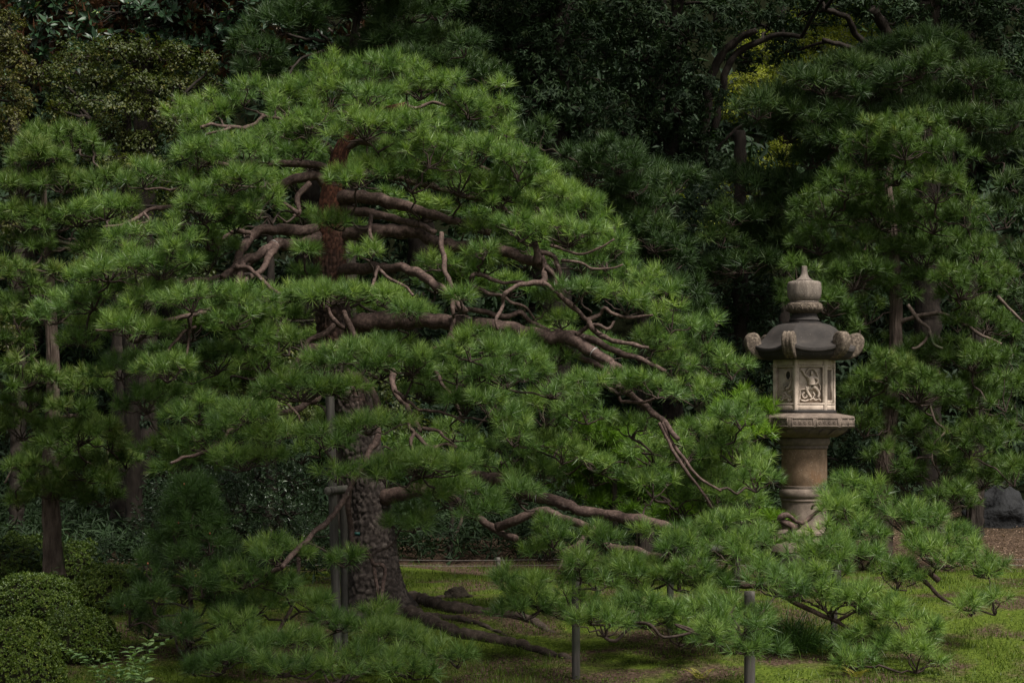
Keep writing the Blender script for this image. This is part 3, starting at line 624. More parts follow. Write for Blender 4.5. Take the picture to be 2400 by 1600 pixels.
    # needle pads, read off the photograph: (u, v, half width, half height[, depth from trunk])
    pads = [(930,165,60,24),(850,182,85,28),(740,192,80,26),(1040,205,52,28),(965,208,80,24),(640,218,70,26),(560,228,50,22),(500,244,50,22),(420,278,48,26),(485,268,60,20),(1140,242,52,28),(1075,252,60,24),(760,232,80,22),(660,250,60,18),(850,235,60,18),
     (450,335,60,30),(520,348,60,25),(625,318,60,22),(710,302,70,22),(840,302,80,24),(960,292,70,24),(1045,302,70,26),(1140,305,60,28),(1175,350,48,24),
     (455,372,60,20),(565,362,75,22),(690,352,60,18),(880,362,70,22),(985,362,80,26),(1085,362,80,26),(1190,392,70,28),(1240,402,38,20),
     (330,415,70,20),(430,428,50,18),(530,425,80,24),(820,412,85,20),(945,420,80,24),(1055,425,90,26),(1165,440,80,24),(1275,452,78,28),(1340,465,48,25),
     (240,490,85,18),(470,490,80,28),(590,478,70,28),(540,520,60,18),(1140,470,70,20),(1255,492,80,26),(1350,505,48,28),(1195,535,80,22),(1305,545,90,24),(1412,565,48,32),(1100,540,40,16),
     (300,560,75,22),(410,560,60,24),(480,555,50,22),(770,518,65,15,-0.8),(850,590,60,18,-1.4),(1010,612,50,16,-0.9),(1110,588,40,14,-1.2),(1385,595,75,25),(700,585,40,14,-0.9),
     (250,625,95,24),(370,618,90,26),(480,605,70,22),(560,690,70,24),(640,700,65,22),(760,685,120,26,-1.5),(880,690,70,22,-1.5),(945,728,42,14,-1.8),(1110,622,70,14,-0.5),(1330,675,70,20,-1.4),(1420,655,58,24),(1500,672,68,28),(1440,705,70,20),(700,640,40,18,-0.6),(1060,690,40,20,-1.7),
     (130,722,68,24),(215,692,85,22),(330,705,90,24),(440,695,80,24),(540,735,80,24),(640,738,55,20),(1260,700,60,22,-0.6),(1540,742,60,28),(1620,765,58,28),(1290,745,50,18,-0.7),
     (195,775,75,24),(310,765,90,24),(440,765,80,22),(560,780,75,24),(640,790,60,22),(1170,800,110,22),(1080,810,70,22),(1500,790,60,20),(1600,815,70,25),(1680,850,52,25),(1270,835,50,22,-1.0),
     (850,830,100,26,-2.0),(950,842,75,26,-2.0),(1050,862,75,28,-1.7),(740,845,75,20,-1.6),(280,852,65,22),(385,855,80,26),(500,835,80,26),(600,835,60,22),(1165,865,90,30),(1265,890,80,28),(1545,845,60,22),(1340,890,60,20),
     (690,905,110,20,-3.0),(800,905,60,16,-3.0),(340,930,75,22),(455,952,80,24),(570,958,90,20,-2.2),(1070,930,65,24),(1130,945,75,26),(1420,892,65,18,-1.8),(1510,900,65,20,-1.8),(1600,912,60,24),(1250,955,70,28),(1350,950,65,26),(1700,965,68,30,-1.5),(1040,1000,50,18,-1.0),
     (850,985,85,18,-3.1),(745,1015,60,18,-3.1),(480,1005,90,24),(380,1035,65,20),(620,1010,75,18,-2.4),(1180,1005,58,26,-2.2),(1620,1005,75,28),(1570,1045,70,24),(1690,1045,68,28),(1450,990,60,20,-1.6),(1290,1040,60,26),
     (970,1078,110,21,-2.8),(890,1106,36,16,-2.9),(420,1080,75,18),(560,1065,85,18,-2.5),(1185,1062,75,34),(1500,1040,60,24),(1620,1105,78,34),(1735,1105,58,30,-1.7),(1240,1092,55,28),(770,1095,45,14,-3.1),
     (1060,1145,100,24,-2.3),(1190,1135,60,20,-2.4),(960,1182,55,15,-2.2),(950,1212,60,14,-2.4),(1650,1150,65,28),(1570,1165,65,26),(1720,1160,55,24),(1500,1120,60,24),
     (1950,1132,58,28,-2.0),(2020,1165,58,28,-2.2),(1960,1170,50,20,-2.4),(2085,1205,58,28,-2.4),(2165,1235,65,26,-2.4),(2225,1262,38,24,-2.3),(1965,1212,70,26,-2.6),(1680,1215,58,24,-2.4),(1595,1240,55,16,-2.6),(1510,1240,42,14,-2.7),(1380,1242,55,15,-2.6),(1270,1235,48,28,-2.3),(1250,1270,50,22,-2.2),(1570,1275,50,20,-2.8),(1720,1250,58,20,-2.7),(1900,1262,68,26,-3.0),(1850,1295,55,20,-3.0),(1985,1285,68,26,-2.9),(2060,1335,55,24,-2.9),(2150,1285,75,24,-2.8),(2250,1300,58,30,-2.6),(2285,1372,42,48,-2.8),(2230,1400,40,16,-2.9),(1670,1275,50,18,-2.9),
     (1610,1325,65,22,-2.9),(1480,1335,75,24,-2.8),(1440,1312,55,18,-2.7),(1370,1340,50,18,-4.1),(1560,1340,50,20,-2.9),(1780,1355,60,18,-4.6),(1900,1385,78,26,-3.3),(2000,1395,75,26,-3.2),(2080,1450,68,30,-3.3),(2105,1520,58,30,-3.4),(2005,1480,68,24,-3.4),(1960,1520,50,18,-3.4),(1860,1330,50,18,-3.2),(1740,1310,50,18,-3.1),(1912,1306,52,20,-3.2),(1870,1345,45,16,-3.4),
     (1700,1440,85,28,-4.7),(1600,1425,80,28,-3.4),(1490,1420,75,26,-3.3),(1660,1480,70,24,-4.7),(1745,1490,48,22,-4.7),(1390,1445,70,22,-4.4),(1560,1465,60,20,-3.5),(1450,1380,50,18,-3.0),(1640,1390,55,22,-3.2),(1330,1395,50,20,-4.2),
     (1330,1300,42,14,-4.3),(1180,1362,75,26,-2.8),(1255,1385,75,26,-2.9),(1210,1405,60,20,-3.0),
     (640,1282,72,18,-3.3),(555,1330,70,26,-3.3),(490,1368,48,22,-3.4),(650,1352,60,17,-3.2),(590,1400,75,24,-3.1),(720,1395,58,22,-3.3),(790,1292,44,13,-3.2),(860,1425,60,18,-3.0),(770,1440,75,20,-3.5),(880,1462,88,22,-3.4),(690,1480,85,22,-3.7),(560,1485,95,22,-3.9),(510,1532,90,24,-4.3),(650,1540,90,22,-4.3),(820,1512,88,22,-3.9),(960,1485,78,22,-3.6),(940,1540,90,22,-4.2),(1050,1522,65,18,-4.0),(780,1555,70,18,-4.4),(530,1440,60,20,-3.5)]
    lv = [165, 280, 420, 560, 720, 850, 1000, 1100, 1180, 1600]; RL = [0.5, 2.0, 2.4, 2.9, 3.5, 3.1, 2.8, 2.6, 2.4, 2.4]; RR = [0.8, 1.9, 3.0, 3.4, 4.3, 4.8, 5.0, 5.2, 5.2, 5.2]
    entries = []
    for e_ in pads:
        u, v_, a_, h_ = e_[0] * OV, e_[1] * OV, e_[2] * OV, e_[3] * OV
        dxm = (u - trunk_u(v_)) / FPX * Y0
        Rv = np.interp(e_[1], lv, RL) if dxm < 0 else np.interp(e_[1], lv, RR)
        Rm = 0.5 * (np.interp(e_[1], lv, RL) + np.interp(e_[1], lv, RR))
        s = min(abs(dxm) / Rv, 0.98)
        if len(e_) > 4: dy = e_[4] + r.normal(0, 0.08)
        else: dy = -(0.75 * Rm * math.sqrt(1 - s * s) * r.uniform(0.25, 0.75) + 0.15)
        y = Y0 + dy
        for _ in range(60):
            p = P(u, v_, y)
            if p[2] - 0.7 * h_ / FPX * y > gz(p[0], p[1]) + 0.04: break
            y -= 0.06
        big = 1.24 if (e_[1] > 1190 and e_[0] > 1200) else (1.22 if e_[1] > 1000 else 1.14)
        hb = 1.32 if len(e_) == 4 else 1.1
        if len(e_) > 4 and e_[1] < 800: big = 1.0; hb = 1.0
        if e_[1] > 1370 and e_[0] < 1100: big = 1.04; hb = 0.95
        entries.append((P(u, v_, y), a_ * big / FPX * y, h_ * big * hb / FPX * y, True, 0.10 if (e_[1] > 1190 and e_[0] > 1200) else 0.145))
    # the far side of the crown, seen through the gaps
    for k in range(64):
        v_ = r.uniform(210, 1130); left = r.random() < 0.42
        Rv = np.interp(v_, lv, RL if left else RR) * 0.92
        fx = r.uniform(0.0, 0.9); dxm = Rv * fx * (-1 if left else 1)
        dy = r.uniform(0.35, 1.0) * 0.8 * Rv * math.sqrt(1 - fx * fx) + 0.3
        y = Y0 + dy
        u = 1200 + (trunk_u(v_ * OV) - 1200 + dxm * FPX / Y0) * Y0 / y
        entries.append((P(u, v_ * OV, y), r.uniform(0.32, 0.5), 0.14, False, 0.145))
    entries.sort(key=lambda t: np.linalg.norm((t[0] - np.array([path[0][0], Y0, t[0][2]]))))
    NA = np.array(nodes3)
    for c_, a_, h_, front, rch in entries:
        d = NA - (c_ - np.array([0, 0, h_ * 0.55])); dist = np.linalg.norm(d * np.array([1, 1, 1.3]), axis=1)
        node = NA[int(np.argmin(dist))]
        tint0 = 0.52 + r.normal(0, 0.09)
        o, nn = foliage_pad(root, c_, a_ * 1.06, a_ * r.uniform(0.75, 1.0), h_ * 1.12, r, TUFT if front else TUFT_MID, M['needle'], node, 1.0, 1.0, tint0, fine=front, reach=rch, tilt=-0.11 * max(-2.5, min(2.5, c_[0] - path[0][0])))
        NA = np.vstack([NA, np.array(nn)])
    return root
main_pine()

# ------------------------------------------------------------------ other pines
def pine(name, label, Yd, trunk, pads, protos, mat, bark, seed, tscale=1.0, dens=1.0, limbs=(), jit=0.5, tint=0.45, extra=0, group=None, front=0.5, upv=0.75, twigs=True, fine=True, hsc=1.15):
    r = np.random.default_rng(seed); hs_ = hsc
    ub = trunk[-1][0] * OV
    pts = []
    for (u, v, w) in trunk:
        p = P(u * OV, v * OV, Yd); pts.append([*p, w * OV / 2 / FPX * Yd])
    pb = pts[-1]; g = gz(pb[0], pb[1])
    if pb[2] > g - 0.1: pts.append([pb[0], pb[1], g - 0.12, pb[3] * 1.12])
    pts = np.array(pts)
    root = thing(name, label, 'pine tree', (pts[-1][0], Yd, g), group)
    c = catmull(pts, 0.045); n = len(c); sides = 56
    th = np.arange(sides) / sides * 6.283
    zz = np.repeat(c[:, 2], sides); tt = np.tile(th, n)
    d1 = vnoise(np.stack([np.cos(tt) * 5, np.sin(tt) * 5, zz * 3.5], -1), seed); d2 = vnoise(np.stack([np.cos(tt) * 8, np.sin(tt) * 8, zz * 4.5], -1), seed + 2)
    v, q, t = tube(c[:, :3], c[:, 3], sides, True, ((d1 * 0.12 - np.abs(d2) * 0.30).reshape(n, sides)) * c[:, 3][:, None])
    acc = Acc(); acc.add(v, t=t, q=q); acc.build('trunk', bark, root, smooth=True)
    NA = list(c[::4, :3])
    for (uv, dy0, dy1, w0, w1) in limbs:
        m = len(uv)
        pth = np.array([P(u * OV, v_ * OV, Yd + dy0 + (dy1 - dy0) * k / (m - 1)) for k, (u, v_) in enumerate(uv)])
        o, p2 = limb(root, pth, np.linspace(w0, w1, m) / 2 / FPX * Yd, bark, 'branch', 8, 0.05, 0.15, seed + m)
        NA.extend(list(p2[3::4]))
    NA = np.array(NA)
    E = []
    for e_ in pads:
        y = Yd + (e_[4] if len(e_) > 4 else -front + r.uniform(-jit, jit))
        E.append((P(e_[0] * OV, e_[1] * OV, y), e_[2] * OV / FPX * y, e_[3] * OV / FPX * y))
    if extra:
        for k in range(extra):
            e_ = pads[r.integers(0, len(pads))]; y = Yd + r.uniform(0.3, 1.8)
            E.append((P((e_[0] + r.normal(0, 30)) * OV, (e_[1] + r.normal(0, 12)) * OV, y), e_[2] * OV / FPX * y, e_[3] * OV / FPX * y))
    tx = pts[:, 0].mean()
    E.sort(key=lambda t: abs(t[0][0] - tx))
    for c_, a_, h_ in E:
        dist = np.linalg.norm((NA - c_) * np.array([1, 1, 1.3]), axis=1); node = NA[int(np.argmin(dist))]
        o, nn = foliage_pad(root, c_, a_ * 1.08, a_ * r.uniform(0.75, 1.0), h_ * hs_, r, protos, mat, node, tscale, dens, tint + r.normal(0, 0.08), upv, 'foliage_pad', twigs, 0.13, fine)
        NA = np.vstack([NA, np.array(nn)])
    return root

pine('black_pine_tree', 'slender pine with upright dark trunk beside the clipped shrubs, bristly needle tufts', 25.6,
     [(105, 395, 8), (100, 470, 18), (110, 540, 21), (112, 600, 24), (115, 700, 27), (122, 860, 32), (120, 950, 34), (115, 1050, 37), (117, 1150, 42), (121, 1250, 47), (124, 1318, 56)],
     [(170,332,72,32),(100,365,70,30),(215,345,32,24),(60,385,55,30),(35,440,75,32),(150,428,85,28),(240,422,65,24),(60,510,80,30),(180,505,85,26),(30,565,50,30),(95,575,50,24),(200,580,38,26),(150,635,50,22),(30,640,60,34),(60,690,60,26),(150,700,50,24),(40,735,50,30),(30,810,50,34),(60,870,80,36),(180,885,80,28),(50,990,70,34),(180,1005,95,36),(255,1015,55,36),(60,1085,70,34),(205,1085,95,36),(130,1132,80,22),(235,1145,60,28),(40,1155,50,28),(290,1060,40,26),(160,945,60,22),(70,930,60,24)],
     TUFT_BLACK, M['needle_black'], M['black_bark'], 201, 1.05, 1.0,
     [([(110, 540), (150, 560), (200, 568), (240, 590)], 0, -0.4, 12, 5), ([(112, 585), (140, 570), (170, 580), (215, 605)], 0, -0.5, 10, 5), ([(105, 480), (60, 475), (30, 470)], 0, -0.3, 9, 5), ([(120, 960), (170, 955), (200, 975), (240, 985)], 0, -0.5, 10, 5), ([(118, 1060), (150, 1090), (155, 1120)], 0, -0.4, 8, 4), ([(118, 1060), (40, 1070), (10, 1110)], 0, -0.4, 8, 4)], jit=0.5, tint=0.5, extra=12)

def sapling():
    r = np.random.default_rng(33)
    y = 20.4; b = G(440, 1545)
    y = b[1]
    root = thing('pine_sapling', 'young dark green conical pine sapling with rust tipped shoots beside the clipped shrubs', 'pine sapling', tuple(b))
    top = P(450, 1130, y)
    limb(root, np.array([b, (b + top) / 2 + np.array([0.02, 0, 0]), top]), [0.035, 0.022, 0.008], M['twig'], 'trunk', 10, 0.04, 0.1, 3)
    H = top[2] - b[2]
    for k in range(30):
        f = (k + 0.5) / 30; z = b[2] + 0.14 + (H - 0.22) * f ** 0.9
        R = 0.72 * (1 - f) ** 0.85 + 0.05; az = k * 2.4; rr = R * r.uniform(0.55, 0.95)
        c = np.array([b[0] + (top[0] - b[0]) * f + rr * math.cos(az), y + rr * math.sin(az), z])
        node = np.array([b[0] + (top[0] - b[0]) * f, y, max(z - 0.18, b[2] + 0.1)])
        o, _ = foliage_pad(root, c, 0.24 - 0.08 * f, 0.22, 0.15, r, TUFT_LONG, M['needle_young'], node, 0.95, 1.15, 0.5, 0.9)
        if k % 2 == 0:
            bp = c + np.array([r.normal(0, .05), -0.1, 0.13]); v, q, t = tube(np.array([bp, bp + [0, 0, 0.012], bp + [0, 0, 0.024]]), np.array([0.006, 0.009, 0.003]), 6); mesh_obj('bud', v, t, q, M['bud'], root)
M['bud'] = noise_mat('rust_bud', [(0.3, (0.16, 0.05, 0.025)), (0.7, (0.28, 0.1, 0.05))], 60, 2, 0.7)
sapling()

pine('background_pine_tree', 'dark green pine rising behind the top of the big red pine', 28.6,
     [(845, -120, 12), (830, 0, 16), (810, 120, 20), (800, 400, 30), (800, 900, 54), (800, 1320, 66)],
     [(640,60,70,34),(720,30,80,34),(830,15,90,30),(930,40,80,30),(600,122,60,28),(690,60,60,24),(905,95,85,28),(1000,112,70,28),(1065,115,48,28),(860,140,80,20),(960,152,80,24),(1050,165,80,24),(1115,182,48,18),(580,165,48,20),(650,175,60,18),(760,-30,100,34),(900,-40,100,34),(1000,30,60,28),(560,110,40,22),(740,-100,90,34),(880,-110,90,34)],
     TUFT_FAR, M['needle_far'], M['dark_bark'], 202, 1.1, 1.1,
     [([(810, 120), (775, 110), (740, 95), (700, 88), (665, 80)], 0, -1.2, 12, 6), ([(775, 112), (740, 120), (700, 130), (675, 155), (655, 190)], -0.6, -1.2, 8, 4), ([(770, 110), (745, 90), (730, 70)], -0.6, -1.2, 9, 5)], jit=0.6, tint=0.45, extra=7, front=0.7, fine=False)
pine('background_pine_tree', 'shaded pine in the gap between the big red pine and the granite lantern', 28.2,
     [(1470, 380, 14), (1475, 600, 24), (1480, 900, 34), (1480, 1320, 46)],
     [(1240,322,48,28),(1330,372,50,26),(1420,378,78,34),(1360,412,70,28),(1455,438,70,28),(1505,472,60,28),(1440,520,80,34),(1505,560,80,34),(1545,602,58,28),(1455,602,80,34),(1565,680,68,34),(1500,652,80,28),(1420,470,70,30),(1600,745,70,34),(1540,790,80,34),(1620,850,70,36),(1560,900,80,34)],
     TUFT_FAR, M['needle_far'], M['dark_bark'], 203, 1.1, 1.0, jit=0.5, tint=0.4, extra=7, fine=False)
pine('background_pine_tree', 'broad layered pine with tiers of soft needles under the dark wood edge', 32.0,
     [(2110, 110, 10), (2130, 250, 20), (2200, 420, 28), (2235, 700, 34), (2240, 1260, 44)],
     [(2120,112,80,24),(2045,132,90,24),(2205,142,70,28),(1975,172,100,26),(2100,168,100,26),(2235,190,70,26),(1895,205,100,26),(1800,242,80,26),(2000,222,115,28),(2150,232,110,28),(2285,232,80,28),(1740,262,60,24),(1880,272,100,26),(2060,280,100,26),(2200,292,110,28),(2315,292,70,28),(1820,312,80,26),(1925,332,100,26),(2280,352,80,28),(2335,420,50,38),(1860,372,70,26),(1720,430,80,26),(1830,440,90,26),(1770,490,90,26),(1680,502,70,26),(1740,552,90,28),(1655,552,60,26),(1820,562,80,26),(1700,612,90,28),(1800,622,60,26),(2310,500,60,38),(2335,600,50,38),(2345,700,40,38),(2335,850,50,46),(2335,950,40,38),(1640,642,50,24),(2320,780,50,30),(1850,510,80,26),(1900,610,80,26)],
     TUFT_FAR, M['needle_far'], M['dark_bark'], 204, 1.25, 0.72, [([(2110, 260), (2080, 235), (2060, 215)], 0, -0.8, 14, 8), ([(1700, 560), (1800, 530), (1830, 500), (1840, 470)], -0.4, -0.6, 6, 4)], jit=0.8, tint=0.6, extra=8, front=0.8, fine=False)
pine('black_pine_tree', 'bushy pine with yellowing brush-like needle tufts right behind the granite lantern', 28.4,
     [(2060, 300, 10), (2040, 420, 18), (2045, 480, 22), (2055, 620, 28), (2058, 760, 32), (2050, 900, 36), (2034, 1050, 42), (2026, 1195, 50)],
     [(2050,292,48,24),(1990,318,55,26),(2130,315,60,26),(2080,345,88,28),(1990,365,78,28),(2180,375,68,28),(2060,402,98,28),(2150,442,88,30),(1950,432,78,28),(1900,482,78,28),(2020,502,98,30),(2145,512,88,30),(2222,502,58,28),(1880,562,78,28),(2000,572,88,30),(2125,592,98,30),(2245,582,68,30),(1835,640,50,28),(1960,642,98,30),(2080,662,70,28),(2205,662,88,30),(2290,642,48,28),(1810,690,40,26),(1900,702,78,28),(1990,722,58,28),(2265,742,78,30),(1960,790,50,26),(2120,820,98,30),(2235,832,78,30),(2040,860,78,28),(1990,902,58,28),(2110,902,98,30),(2235,922,88,30),(2045,962,60,28),(1985,982,58,28),(2110,1000,60,30),(2225,1022,88,34),(2310,1002,48,34),(2040,1062,58,28),(2160,1080,80,30),(2255,1102,78,28),(2330,1092,38,28),(2190,1142,68,20),(2085,1112,55,22),(2300,830,60,30),(2310,920,50,30),(2200,745,40,22)],
     TUFT_BLACK, M['needle_black'], M['black_bark'], 205, 1.12, 0.86,
     [([(2058, 745), (2100, 728), (2160, 720), (2200, 735), (2250, 765), (2300, 790)], 0, -0.6, 12, 6), ([(2085, 700), (2110, 735), (2135, 760), (2110, 795), (2095, 800)], -0.5, -0.8, 10, 5), ([(2135, 760), (2145, 790), (2165, 800)], -0.7, -0.8, 8, 5), ([(2135, 930), (2150, 970), (2170, 990), (2145, 1020), (2140, 1060)], -0.6, -0.8, 6, 4), ([(2050, 545), (2000, 555), (1985, 575)], 0, -0.5, 9, 5), ([(2290, 680), (2320, 710), (2350, 740)], -0.5, -0.5, 9, 5)], jit=0.6, tint=0.34, extra=14, front=0.6, upv=0.9, hsc=1.55, fine=False)
pine('small_pine_tree', 'small yellow-green pine glowing behind the outer pads of the big red pine', 25.4,
     [(1700, 930, 8), (1690, 1100, 14), (1690, 1330, 20)], [(1700,932,58,28),(1655,962,50,28),(1755,952,42,24),(1720,1000,60,28),(1660,1060,60,28),(1740,1060,50,28),(1700,1120,60,30),(1760,1200,60,24)], TUFT_FAR, M['needle_gold'], M['dark_bark'], 206, 0.9, 1.1, jit=0.2, tint=0.5, front=0.1)
pine('small_pine_tree', 'low olive-green pine deep under the right side of the big red pine', 26.2,
     [(1410, 950, 8), (1410, 1100, 16), (1410, 1320, 24)], [(1320,985,58,26),(1385,1012,78,28),(1320,1045,60,28),(1430,1062,88,34),(1505,1120,80,28),(1360,1095,60,28),(1450,1150,90,30),(1540,1180,70,26),(1370,1160,70,26),(1300,1110,50,24),(1600,1190,60,24)], TUFT_FAR, M['needle_gold'], M['dark_bark'], 207, 1.0, 1.1, jit=0.3, tint=0.3, front=0.1, extra=6)

# ------------------------------------------------------------------ broadleaf trees
def broadleaf(name, label, cat, Yd, trunk, blobs, protos, mat, seed, spacing=0.16, scale=1.0, limbs=(), bark=None, tint=0.45, shell=0.5, group=None, upb=0.4, part='foliage_clump', thick=1.0, over=(), ovsp=0.42, ntw=9):
    """trunk [(u,v,w)] in overview pixels at depth Yd; blobs [(u,v,ru,rv[,dy])]"""
    r = np.random.default_rng(seed); bark = bark or M['dark_bark']
    pts = np.array([[*P(u * OV, v * OV, Yd), w * OV / 2 / FPX * Yd] for u, v, w in trunk]); pb = pts[-1]; g = gz(pb[0], pb[1])
    if pb[2] > g - 0.1: pts = np.vstack([pts, [pb[0], pb[1], g - 0.15, pb[3] * 1.15]])
    root = thing(name, label, cat, (pb[0], Yd, g), group)
    o, tp = limb(root, pts[:, :3], pts[:, 3], bark, 'trunk', 18, 0.08, 0.12, seed)
    NA = list(tp[::3])
    for (uv, d0, d1, w0, w1) in limbs:
        m = len(uv); pth = np.array([P(u * OV, v_ * OV, Yd + d0 + (d1 - d0) * k / (m - 1)) for k, (u, v_) in enumerate(uv)])
        o, p2 = limb(root, pth, np.linspace(w0, w1, m) * OV / 2 / FPX * Yd, bark, 'branch', 10, 0.06, 0.12, seed + m); NA.extend(list(p2[::3]))
    NA = np.array(NA)
    for e_ in list(blobs) + list(over):
        ov_ = e_ in over; sp_ = ovsp if ov_ else spacing; sc_ = 2.6 if ov_ else scale
        y = Yd + (e_[4] if len(e_) > 4 else r.uniform(-0.8, 0.2))
        c = P(e_[0] * OV, e_[1] * OV, y); A = e_[2] * OV / FPX * y; B = A * 0.85 * thick; Hh = e_[3] * OV / FPX * y
        n = int(max(12, 4 * math.pi * ((A * B) ** 1.6 / 3 + 2 * ((A * Hh) ** 1.6) / 3) ** (1 / 1.6) / sp_ ** 2 * 0.55))
        d = norm(r.normal(0, 1, (n, 3))); d[:, 2] = np.abs(d[:, 2]) * np.where(r.random(n) < 0.62, 1, -1); d = norm(d)
        rad = 1 - shell * r.random(n) ** 1.6
        lump = 1 + 0.24 * vnoise(d * 2.3 + c * 3, seed) + 0.12 * vnoise(d * 5.3 + c, seed + 1)
        p = c + d * (rad * lump)[:, None] * np.array([A, B, Hh])
        dirs = norm(d * np.array([1, 1, 0.7]) + np.array([0, 0, upb]) + r.normal(0, 0.35, (n, 3)))
        acc = Acc(); scatter(acc, protos, p, dirs, sc_ * r.uniform(0.75, 1.2, n), tint + r.normal(0, 0.17, n), r)
        f = acc.build(part, mat, root); f['kind'] = 'stuff'
        tw = Acc(); node = NA[int(np.argmin(np.linalg.norm(NA - c, axis=1)))]
        pp = catmull(wiggle_path(node, c, r, 0.06, 6), 0.12); v, q, t = tube(pp, np.linspace(0.035, 0.014, len(pp)), 5, False); tw.add(v, q=q)
        for x in r.integers(0, n, ntw):
            pp = catmull(wiggle_path(c, p[x], r, 0.07, 5), 0.1); v, q, t = tube(pp, np.linspace(0.014, 0.004, len(pp)), 4, False); tw.add(v, q=q)
        tw.build('twigs', bark, f)
    return root

r0 = np.random.default_rng(55)
def canopy(x0, x1, Yd, ys=(30.2, 32.6)):
    """unseen high crown clumps, added above the picture to darken the wood below"""
    out = []
    for yy in ys:
        x = x0
        while x < x1:
            z = r0.uniform(10.3, 12.6); y = yy + r0.uniform(-0.5, 0.5)
            out.append(((1200 + x / y * FPX) / OV, (HORIZ - (z - CAM_H) / y * FPX) / OV, 1.55 / y * FPX / OV, 0.6 / y * FPX / OV, y - Yd)); x += 2.1
    return out
# magnolia top left
broadleaf('magnolia_tree', 'evergreen magnolia with large glossy leaves showing rust brown undersides', 'tree', 33.5,
          [(330, -150, 30), (330, 200, 44), (330, 800, 56), (330, 1280, 66)],
          [(90,20,80,50),(170,50,90,60),(270,30,100,60),(360,60,90,60),(450,40,90,60),(540,60,90,60),(610,60,70,60),(500,120,80,50),(560,140,70,50),(420,120,80,50),(300,100,90,50),(190,110,90,50),(100,100,70,50),(30,60,60,50),(40,190,50,40),(600,20,70,50),(250,-60,120,60),(480,-60,120,60),(100,-60,100,60),(620,-70,100,60),(690,60,80,60,1.0),(720,130,80,50,1.0),(660,150,70,50,1.0),(770,60,80,60,1.0),(800,140,80,50,1.0),(870,70,80,60,1.0),(60,70,120,80,2.5),(200,60,120,80,2.5),(340,70,120,80,2.5),(460,70,110,80,2.5),(580,80,110,80,2.5),(650,90,90,80,2.5)],
          MAGN, M['magnolia'], 301, 0.21, 1.0, tint=0.45, upb=0.55, over=canopy(-13, -4.5, 33.5, (33.0,)))
broadleaf('maple_tree', 'broad maple with fine olive leaves in airy layers below the magnolia', 'tree', 30.5,
          [(300, 150, 14), (290, 400, 26), (300, 800, 34), (310, 1290, 44)],
          [(180,130,80,35),(260,110,80,35),(340,120,80,35),(420,130,70,35),(130,180,70,35),(220,180,90,35),(310,190,90,35),(400,190,80,35),(470,190,50,30),(170,240,80,35),(260,250,90,35),(350,250,80,35),(430,240,60,35),(150,300,60,30),(250,310,80,32),(330,320,80,32),(380,290,60,32),(290,370,80,30),(340,380,70,28),(230,360,60,28),(480,150,50,28),(120,250,50,35)],
          MAPLE, M['maple'], 302, 0.175, 1.0, shell=0.85, tint=0.42, upb=0.8, limbs=[([(290, 390), (330, 340), (370, 300), (400, 250)], 0, -0.4, 9, 5), ([(295, 400), (240, 330), (200, 260)], 0, -0.4, 9, 5)])
broadleaf('maple_tree', 'golden olive maple at the wood edge above the slender pine', 'tree', 29.5,
          [(-60, 100, 14), (-60, 500, 30), (-60, 1290, 44)],
          [(20,110,50,40),(40,150,45,35),(10,200,50,40),(40,230,40,35),(15,280,45,40),(20,60,40,40),(0,330,40,30),(-60,150,80,60),(-60,260,80,60),(0,520,50,40),(30,780,30,40),(0,760,40,40)],
          MAPLE, M['maple_gold'], 303, 0.14, 1.0, tint=0.4, upb=0.8)
broadleaf('maple_tree', 'dim maple foliage filling the wood under the left side of the big red pine', 'tree', 29.0,
          [(620, 500, 12), (620, 800, 24), (620, 1290, 36)],
          [(330,400,70,40),(400,470,60,40),(300,520,70,40),(200,480,50,30),(420,640,80,50),(300,640,70,50),(620,830,90,50),(700,800,80,50),(520,900,90,50),(420,880,80,50),(640,930,90,50),(720,960,60,50),(600,760,80,40),(760,740,50,40),(900,940,70,60),(950,1000,70,60),(880,880,60,40)],
          MAPLE, M['maple'], 304, 0.17, 1.1, tint=0.3, upb=0.7)

